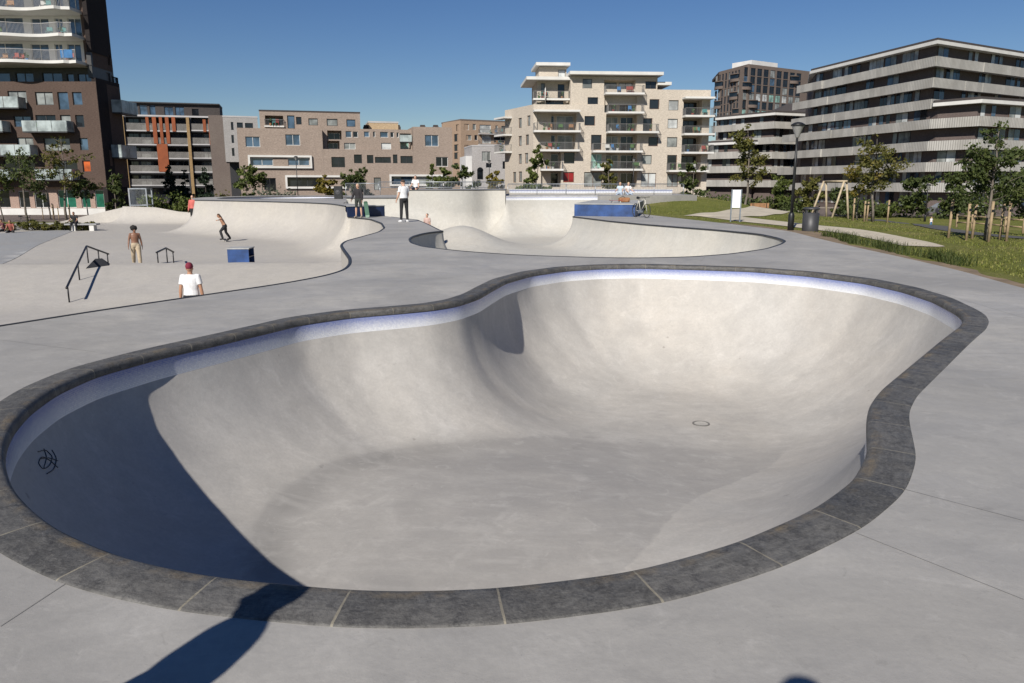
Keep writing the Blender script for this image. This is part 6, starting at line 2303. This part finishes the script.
def person(label, loc, yaw, height=1.75, skin='light', legs=((0, 4, 0), (0, 4, 0)), arms=((2, 10, 10), (2, 10, 10)), lean=0.0, twist=0.0, head=(0, 0), top=None, bottom=None, shoes=None, hair='short', haircol=(0.03, 0.02, 0.015), wide=1.0, group=None, sit=None, shorts=False):
    """faces +Y locally. legs: (thigh pitch, abduction, knee bend); arms: (pitch, abduction, elbow bend)"""
    t = thing('person', label, 'person', loc, yaw, group)
    S = height / 1.75
    sk = SKIN[skin]
    hipx, thigh, shin = 0.095, 0.43, 0.42
    K = {}
    low = 1e9
    for i, s in enumerate((-1, 1)):
        p, a, kb = legs[i]
        h0 = Vector((s * hipx, 0, 0))
        k0 = h0 + dirv(p, a, s) * thigh
        a0 = k0 + dirv(p - kb, a * 0.6, s) * shin
        K[i] = (h0, k0, a0)
        low = min(low, a0.z - 0.085)
    ph = -low if sit is None else sit / S
    up = Vector((0, math.sin(R(lean)), math.cos(R(lean))))
    fw = Vector((0, math.cos(R(lean)), -math.sin(R(lean))))
    rx = Matrix.Rotation(R(twist), 3, up)
    X = rx @ Vector((1, 0, 0))
    pel = Vector((0, 0, ph))
    for i in K:
        K[i] = tuple(v + pel for v in K[i])
    chest = pel + up * 0.34
    neck = pel + up * 0.52
    hd = neck + up * 0.13 + Vector((0, math.sin(R(head[0])) * 0.08, 0))
    fx = rx @ fw
    tor = lambda e, z0=0.0: [(pel + up * -0.06, X * (0.14 + e), fw * (0.095 + e)), (pel + up * 0.04, X * (0.16 + e), fw * (0.11 + e)), (pel + up * 0.18, X * (0.145 + e) * wide, fw * (0.098 + e)),
                             (pel + up * 0.34, X * (0.168 + e) * wide, fx * (0.112 + e)), (pel + up * 0.44, X * (0.17 + e) * wide, fx * (0.10 + e)), (pel + up * 0.50, X * (0.13 + e), fx * (0.075 + e)), (pel + up * 0.53, X * (0.06 + e * .5), fx * (0.055 + e * .5))]
    body = MB()
    loft(body, tor(0))
    body.tube([neck - up * 0.04, neck + up * 0.07], [0.058, 0.052], 12)
    Rh = Matrix.Rotation(R(head[1]), 3, 'Z') @ Matrix.Rotation(R(-head[0] - lean * 0.4), 3, 'X')
    ell(body, hd + Rh @ Vector((0, 0.0, 0.03)), (0.075, 0.095, 0.105), rot=Rh)
    ell(body, hd + Rh @ Vector((0, 0.03, -0.05)), (0.055, 0.065, 0.06), rot=Rh)
    ell(body, hd + Rh @ Vector((0, 0.10, 0.0)), (0.014, 0.022, 0.026), 8, 6, Rh)
    for s in (-1, 1):
        ell(body, hd + Rh @ Vector((s * 0.078, -0.005, 0.0)), (0.012, 0.022, 0.032), 8, 6, Rh)
    A = {}
    for i, s in enumerate((-1, 1)):
        sh = pel + up * 0.465 + X * (s * 0.175 * (0.5 + 0.5 * wide))
        p, a, eb = arms[i]
        e0 = sh + rx @ dirv(p - lean * 0, a, s) * 0.29
        w0 = e0 + rx @ dirv(p + eb, a * 0.6, s) * 0.25
        hdv = rx @ dirv(p + eb, a * 0.4, s)
        A[i] = (sh, e0, w0, hdv)
        body.tube([sh - X * s * 0.05, sh, sh + (e0 - sh) * 0.45, e0, e0 + (w0 - e0) * 0.35, w0], [0.055, 0.056, 0.047, 0.039, 0.041, 0.027], 10)
        sd = rx @ Vector((0, 1, 0))
        sd = (sd - hdv * sd.dot(hdv)).normalized()
        palm = w0 + hdv * 0.05
        nrm = hdv.cross(sd)
        loft(body, [(w0 - hdv * 0.005, sd * 0.026, nrm * 0.019), (palm, sd * 0.040, nrm * 0.015), (w0 + hdv * 0.095, sd * 0.040, nrm * 0.013)], 10)
        for q, (o_, L) in enumerate(((0.03, 0.068), (0.011, 0.078), (-0.009, 0.072), (-0.029, 0.056))):
            b0 = w0 + hdv * 0.085 + sd * o_
            m0 = b0 + hdv * L * 0.55 + nrm * (-s) * 0.004
            body.tube([b0, m0, m0 + (hdv * 0.85 - nrm * (s) * 0.5) * L * 0.45], [0.0105, 0.0095, 0.008], 6)
        b0 = w0 + hdv * 0.03 + sd * 0.03
        body.tube([b0, b0 + sd * 0.03 + hdv * 0.025, b0 + sd * 0.04 + hdv * 0.06], [0.013, 0.0115, 0.009], 6)
    for i, s in enumerate((-1, 1)):
        h0, k0, a0 = K[i]
        body.tube([h0 + Vector((0, 0, 0.03)), h0 + (k0 - h0) * 0.3, k0, k0 + (a0 - k0) * 0.3, a0], [0.088, 0.08, 0.055, 0.056, 0.036], 12)
        toe = dirv(0, 0, s)
        ft = Vector((s * 0.12, 1, 0)).normalized()
        body.tube([a0 + Vector((0, -0.03, -0.03)), a0 + ft * 0.03 + Vector((0, 0, -0.05)), a0 + ft * 0.15 + Vector((0, 0, -0.065))], [0.04, 0.042, 0.026], 10)
    for lst in (body.v,):
        body.v = [tuple(Vector(v) * S) for v in lst]
    bo = voxel(body, 'body', sk, t, 0.0125 * S)

    def sc(mb):
        mb.v = [tuple(Vector(v) * S) for v in mb.v]
        return mb
    if top:
        mb = MB()
        loft(mb, [(c, x, y) for c, x, y in tor(0.02)][1:6] + [(pel + up * 0.525, X * 0.085, fx * 0.07)])
        for i, s in enumerate((-1, 1)):
            sh, e0, w0, _ = A[i]
            k = 0.62 if top[2] == 'short' else 1.0
            pts = [sh - X * s * 0.05, sh, sh + (e0 - sh) * k]
            rr = [0.075, 0.074, 0.068]
            if top[2] == 'long':
                pts += [w0]
                rr += [0.045]
            mb.tube(pts, rr, 12)
        voxel(sc(mb), 'shirt', cloth(top[0], top[1]), t, 0.016 * S, 1)
    if bottom:
        mb = MB()
        loft(mb, [(pel + up * -0.08, X * 0.15, fw * 0.11), (pel + up * 0.0, X * 0.172, fw * 0.122), (pel + up * 0.10, X * 0.158, fw * 0.116)])
        loose = bottom[2] if len(bottom) > 2 else 0.0
        for i, s in enumerate((-1, 1)):
            h0, k0, a0 = K[i]
            pts = [h0 + Vector((0, 0, 0.02)), h0 + (k0 - h0) * 0.3, k0]
            rr = [0.10 + loose * .3, 0.095 + loose, 0.068 + loose]
            if not shorts:
                pts += [k0 + (a0 - k0) * 0.4, a0 + (a0 - k0) * 0.02]
                rr += [0.066 + loose, 0.05 + loose]
            mb.tube(pts, rr, 12)
        voxel(sc(mb), 'trousers' if not shorts else 'shorts', cloth(bottom[0], bottom[1]), t, 0.015 * S, 1)
    if shoes:
        for i, s in enumerate((-1, 1)):
            h0, k0, a0 = K[i]
            ft = Vector((s * 0.12, 1, 0)).normalized()
            mb = MB()
            mb.tube([a0 + Vector((0, -0.04, -0.04)), a0 + ft * 0.03 + Vector((0, 0, -0.048)), a0 + ft * 0.17 + Vector((0, 0, -0.062))], [0.048, 0.05, 0.034], 10)
            mb.tube([a0 + Vector((0, 0, 0.05)), a0 + Vector((0, 0, -0.03))], [0.047, 0.05], 10)
            voxel(sc(mb), 'shoe', cloth(*shoes), t, 0.012 * S, 1)
    mb = MB()
    for s in (-1, 1):
        ell(mb, hd + Rh @ Vector((s * 0.03, 0.082, 0.022)), (0.010, 0.006, 0.005), 8, 5, Rh)
    sc(mb).build('eyes', cloth('dark_eyes', (0.02, 0.015, 0.012)), t, True)
    mb = MB()
    rr_ = random.Random(int(abs(loc[0] * 100)))
    hn = 'hair'
    if hair == 'afro':
        ell(mb, hd + Rh @ Vector((0, -0.03, 0.075)), (0.135, 0.13, 0.115), rot=Rh)
        for q in range(46):
            v = Vector((rr_.gauss(0, 1), rr_.gauss(0, 1) - 0.3, rr_.gauss(0.5, 0.8))).normalized()
            ell(mb, hd + Rh @ (Vector((0, -0.03, 0.075)) + Vector((v.x * 0.12, v.y * 0.115, v.z * 0.105))), (0.035, 0.035, 0.035), 6, 5)
    elif hair == 'cap':
        hn = 'cap'
        ell(mb, hd + Rh @ Vector((0, -0.008, 0.06)), (0.085, 0.105, 0.095), rot=Rh)
        loft(mb, [(hd + Rh @ Vector((0, 0.05, 0.055)), Rh @ Vector((0.075, 0, 0)), Rh @ Vector((0, 0, 0.012))), (hd + Rh @ Vector((0, 0.17, 0.04)), Rh @ Vector((0.05, 0, 0)), Rh @ Vector((0, 0, 0.01)))], 12)
    else:
        ell(mb, hd + Rh @ Vector((0, -0.02, 0.055)), (0.082, 0.092, 0.09), rot=Rh)
        if hair == 'long':
            loft(mb, [(hd + Rh @ Vector((0, -0.05, 0.06)), Rh @ Vector((0.085, 0, 0)), Rh @ Vector((0, 0.06, 0))), (hd + Rh @ Vector((0, -0.065, -0.08)), Rh @ Vector((0.09, 0, 0)), Rh @ Vector((0, 0.045, 0))), (hd + Rh @ Vector((0, -0.07, -0.2)), Rh @ Vector((0.075, 0, 0)), Rh @ Vector((0, 0.03, 0)))], 12)
    voxel(sc(mb), hn, cloth(hn + '_%d_%d_%d' % tuple(int(c * 100) for c in haircol), haircol), t, 0.013 * S, 1)
    return t


def face(x):
    return R(x)


WHITE = ('white_cotton', (0.68, 0.68, 0.68), 'short')
BLACKP = ('black_trousers', (0.014, 0.014, 0.016))
KHAKI = ('khaki_trousers', (0.40, 0.32, 0.22), 0.02)
# yaw 0 looks away from the camera (+Y); 180 looks at it
p = at(190, 275, 20.8)
z = pz_at(p.x, p.y)
person('person in maroon cap and white t-shirt standing in the sunken plaza with back turned', (p.x, p.y, z), R(4), at(190, 261.5, 20.8).z - z, 'tan', ((0, 6, 0), (0, 6, 0)), ((-4, 11, 10), (-4, 11, 10)), 0, 0, (0, 0), WHITE, BLACKP, ('dark_shoes', (0.03, 0.03, 0.03)), 'cap', (0.16, 0.012, 0.03), 1.0)
p = on_z(137, 261, -1.66)
person('shirtless person with large dark afro and khaki trousers walking on the plaza', (p[0], p[1], pz_at(*p)), R(205), 1.76, 'brown', ((14, 3, 4), (-12, 3, 22)), ((-8, 12, 8), (6, 14, 12)), -2, 6, (6, 20), None, KHAKI, ('pale_shoes', (0.4, 0.36, 0.3)), 'afro', (0.012, 0.010, 0.009))
p = on_z(226, 240.5, -1.6)
zz_ = pz_at(*p)
person('shirtless long haired person riding a skateboard with one arm stretched out', (p[0], p[1], zz_ + 0.10), R(112), 1.72, 'tan', ((44, 20, 58), (-6, 26, 26)), ((64, 62, 14), (-34, 40, 22)), 24, 14, (24, 0), None, ('black_loose_trousers', (0.016, 0.016, 0.018), 0.012), ('black_shoes', (0.015, 0.015, 0.015)), 'long', (0.06, 0.03, 0.015))
skateboard('skateboard rolling under the shirtless rider', Matrix.Translation((p[0], p[1], zz_)) @ Matrix.Rotation(R(112 + 90 - 78), 4, 'Z'), lamp_black)
p = on_z(404.5, 222, 0)
person('standing person in white t-shirt, black trousers and white shoes on the deck', (p[0], p[1], 0.003), R(38), 1.86, 'light', ((0, 5, 0), (2, 5, 2)), ((6, 9, 26), (6, 9, 30)), 0, 0, (22, 25), WHITE, BLACKP, ('white_shoes', (0.66, 0.66, 0.66)), 'short', (0.05, 0.03, 0.02))
p = on_z(359, 217.5, 0)
person('person in dark jacket and shorts holding an upright skateboard before the navy box', (p[0], p[1], 0.003), R(165), 1.70, 'light', ((0, 5, 0), (0, 5, 0)), ((4, 10, 10), (10, 16, 18)), 0, 0, (10, -10), ('dark_jacket', (0.018, 0.016, 0.018), 'long'), ('dark_shorts', (0.03, 0.035, 0.03)), ('grey_shoes', (0.3, 0.25, 0.2)), 'short', (0.36, 0.30, 0.22), shorts=True)
skateboard('green skateboard held upright beside the navy box', Matrix.Translation((p[0] + 0.44, p[1] - 0.12, 0.41)) @ Matrix.Rotation(R(84), 4, 'Y') @ Matrix.Rotation(R(90), 4, 'X'), simple('green_deck_paint', (0.06, 0.14, 0.09), 0.5))
p = at(427, 214, 38.4)
zz_ = float(bowl2_z([(p.x, p.y)])[0])
person('bare shouldered child in the flow bowl with only head and shoulders showing', (p.x, p.y, zz_), R(150), at(427, 213, 38.4).z - zz_, 'light', top=('pink_vest', (0.5, 0.35, 0.3), 'short'), bottom=BLACKP, shoes=('black_shoes', (0.015, 0.015, 0.015)), haircol=(0.04, 0.022, 0.012))
p = at(193.5, 212, 62)
zz_ = pz_at(p.x, p.y)
person('person in red and dark trousers at the far end of the quarter pipe', (p.x, p.y, zz_), R(170), max(1.5, at(193.5, 194.5, 62).z - zz_), 'light', top=('white_red_top', (0.5, 0.12, 0.1), 'long'), bottom=BLACKP, shoes=('black_shoes', (0.015, 0.015, 0.015)), hair='long', haircol=(0.04, 0.022, 0.012))
SIT = ((88, 8, 80), (84, 10, 86))
p = at(416, 184, 48.3)
person('person in white t-shirt and dark shorts sitting on top of the tall bowl wall', (p.x, 48.3, 1.3), R(165), 1.72, 'light', ((86, 8, 84), (80, 10, 74)), ((20, 14, 30), (16, 14, 40)), 6, 0, (8, 15), WHITE, ('navy_shorts', (0.015, 0.018, 0.04)), None, 'short', (0.06, 0.03, 0.02), sit=0.10, shorts=True)
for px, lab, top in ((620.5, 'person in pale blue top sitting on the tiled platform, left one of two', ('pale_blue_top', (0.42, 0.5, 0.56), 'short')), (627.5, 'person in white top sitting on the tiled platform, right one of two', ('white_top', (0.7, 0.68, 0.66), 'short'))):
    p = at(px, 190, 55)
    person(lab, (p.x, 55, 0.9), R(180 + (px - 624) * 6), 1.7, 'light', ((80, 10, 100), (76, 12, 96)), ((30, 10, 40), (30, 10, 40)), 10, 0, (10, 0), top, ('pale_jeans', (0.3, 0.36, 0.44)), ('white_shoes', (0.66, 0.66, 0.66)), 'short', (0.45, 0.34, 0.2), sit=0.12)
b = stand(930, 232, 50)
person('small child in white top and blue trousers on the lawn near the grey path', b, R(200), max(0.75, height_to(930, 221.5, b)), 'light', ((0, 6, 0), (0, 6, 0)), ((0, 12, 10), (0, 12, 10)), 0, 0, (0, 0), ('white_top', (0.7, 0.68, 0.66), 'short'), ('blue_trousers', (0.06, 0.16, 0.3)), ('white_shoes', (0.66, 0.66, 0.66)), 'short', (0.2, 0.1, 0.04))
for px, Y, lab, top, yaw in ((4, 54.5, 'person in dark clothes sitting on the grass at the left edge', ('maroon_top', (0.09, 0.025, 0.03), 'short'), 150), (11, 53.2, 'person in reddish top sitting on the grass in front of the dark bicycle', ('reddish_top', (0.25, 0.07, 0.05), 'short'), 200)):
    p = at(px, 228, Y)
    zz_ = float(plaza_z([(p.x, Y)])[0]) if p.x > -59 else -1.66
    person(lab, (p.x, Y, max(zz_, -1.7)), R(yaw), 1.72, 'tan', ((82, 14, 105), (78, 16, 100)), ((35, 10, 30), (35, 10, 30)), 12, 0, (10, 0), top, BLACKP, ('dark_shoes', (0.03, 0.03, 0.03)), 'short', sit=0.12)
p = on_z(77, 231, -1.66)
person('person in black clothes sitting on the long concrete bench', (p[0] - 0.2, p[1] + 0.32, pz_at(*p)), R(185), 1.74, 'tan', ((86, 8, 84), (82, 8, 78)), ((28, 12, 40), (28, 12, 40)), 16, 0, (15, 0), ('black_top', (0.015, 0.015, 0.017), 'short'), BLACKP, ('dark_shoes', (0.03, 0.03, 0.03)), 'short', sit=0.60)
# the photographer and a friend beside them: their shadows lie on the deck
person('person in navy shirt standing at the viewpoint, outside the picture', (-0.04, -0.20, 0.003), R(0), 1.95, 'light', ((0, 4, 0), (0, 4, 0)), ((4, 8, 12), (4, 8, 12)), 0, 0, (4, 0), ('navy_shirt', (0.03, 0.04, 0.08), 'short'), BLACKP, ('dark_shoes', (0.03, 0.03, 0.03)), 'short', (0.05, 0.03, 0.02))
person('person in grey hooded top standing left of the near bowl, outside the picture', (-1.80, 0.69, 0.003), R(72), 1.78, 'light', ((0, 3, 0), (0, 3, 0)), ((4, 5, 20), (4, 5, 20)), 2, 0, (8, 0), ('grey_top', (0.2, 0.2, 0.21), 'long'), BLACKP, ('dark_shoes', (0.03, 0.03, 0.03)), 'short', (0.05, 0.03, 0.02))
# ------------------------------------------------------------------ camera, sun, sky
cam = bpy.data.cameras.new('camera')
cam.sensor_width = 36
cam.lens = FPX / 1024 * 36
cam.clip_start = 0.05
cam.clip_end = 5000
co = bpy.data.objects.new('camera', cam)
COL.objects.link(co)
co.location = (0, 0, CAMZ)
co.rotation_euler = (math.pi / 2 - PITCH, 0, 0)
SC.camera = co
SUN_AZ, SUN_EL = R(22.5), R(35.5)     # light travels towards (sin az, cos az)
to_sun = Vector((-math.sin(SUN_AZ) * math.cos(SUN_EL), -math.cos(SUN_AZ) * math.cos(SUN_EL), math.sin(SUN_EL)))
sl = bpy.data.lights.new('sun', 'SUN')
sl.energy = 5.0
sl.angle = R(0.5)
sl.color = (1.0, 0.95, 0.875)
so = bpy.data.objects.new('sun', sl)
COL.objects.link(so)
so.rotation_euler = to_sun.to_track_quat('Z', 'Y').to_euler()
w = bpy.data.worlds.new('World')
SC.world = w
w.use_nodes = True
nt = w.node_tree
sky = nt.nodes.new('ShaderNodeTexSky')
sky.sky_type = 'NISHITA'
sky.sun_disc = False
sky.sun_elevation = SUN_EL
# Blender: rotation 0 puts the sun at +Y, growing clockwise seen from above
sky.sun_rotation = math.atan2(to_sun.x, to_sun.y)
sky.altitude = 0
sky.air_density = 1.0
sky.dust_density = 0.0
sky.ozone_density = 4.0
bg = nt.nodes['Background']
hs = nt.nodes.new('ShaderNodeHueSaturation')
hs.inputs['Saturation'].default_value = 1.2
hs.inputs['Hue'].default_value = 0.512
hs.inputs['Value'].default_value = 1.06
nt.links.new(sky.outputs[0], hs.inputs['Color'])
nt.links.new(hs.outputs[0], bg.inputs[0])
bg.inputs[1].default_value = 0.05
SC.view_settings.view_transform = 'Standard'
SC.view_settings.look = 'None'
SC.view_settings.exposure = 0.3
SC.view_settings.gamma = 1.0
SC.render.engine = 'CYCLES'
SC.cycles.max_bounces = 6
SC.cycles.use_denoising = True
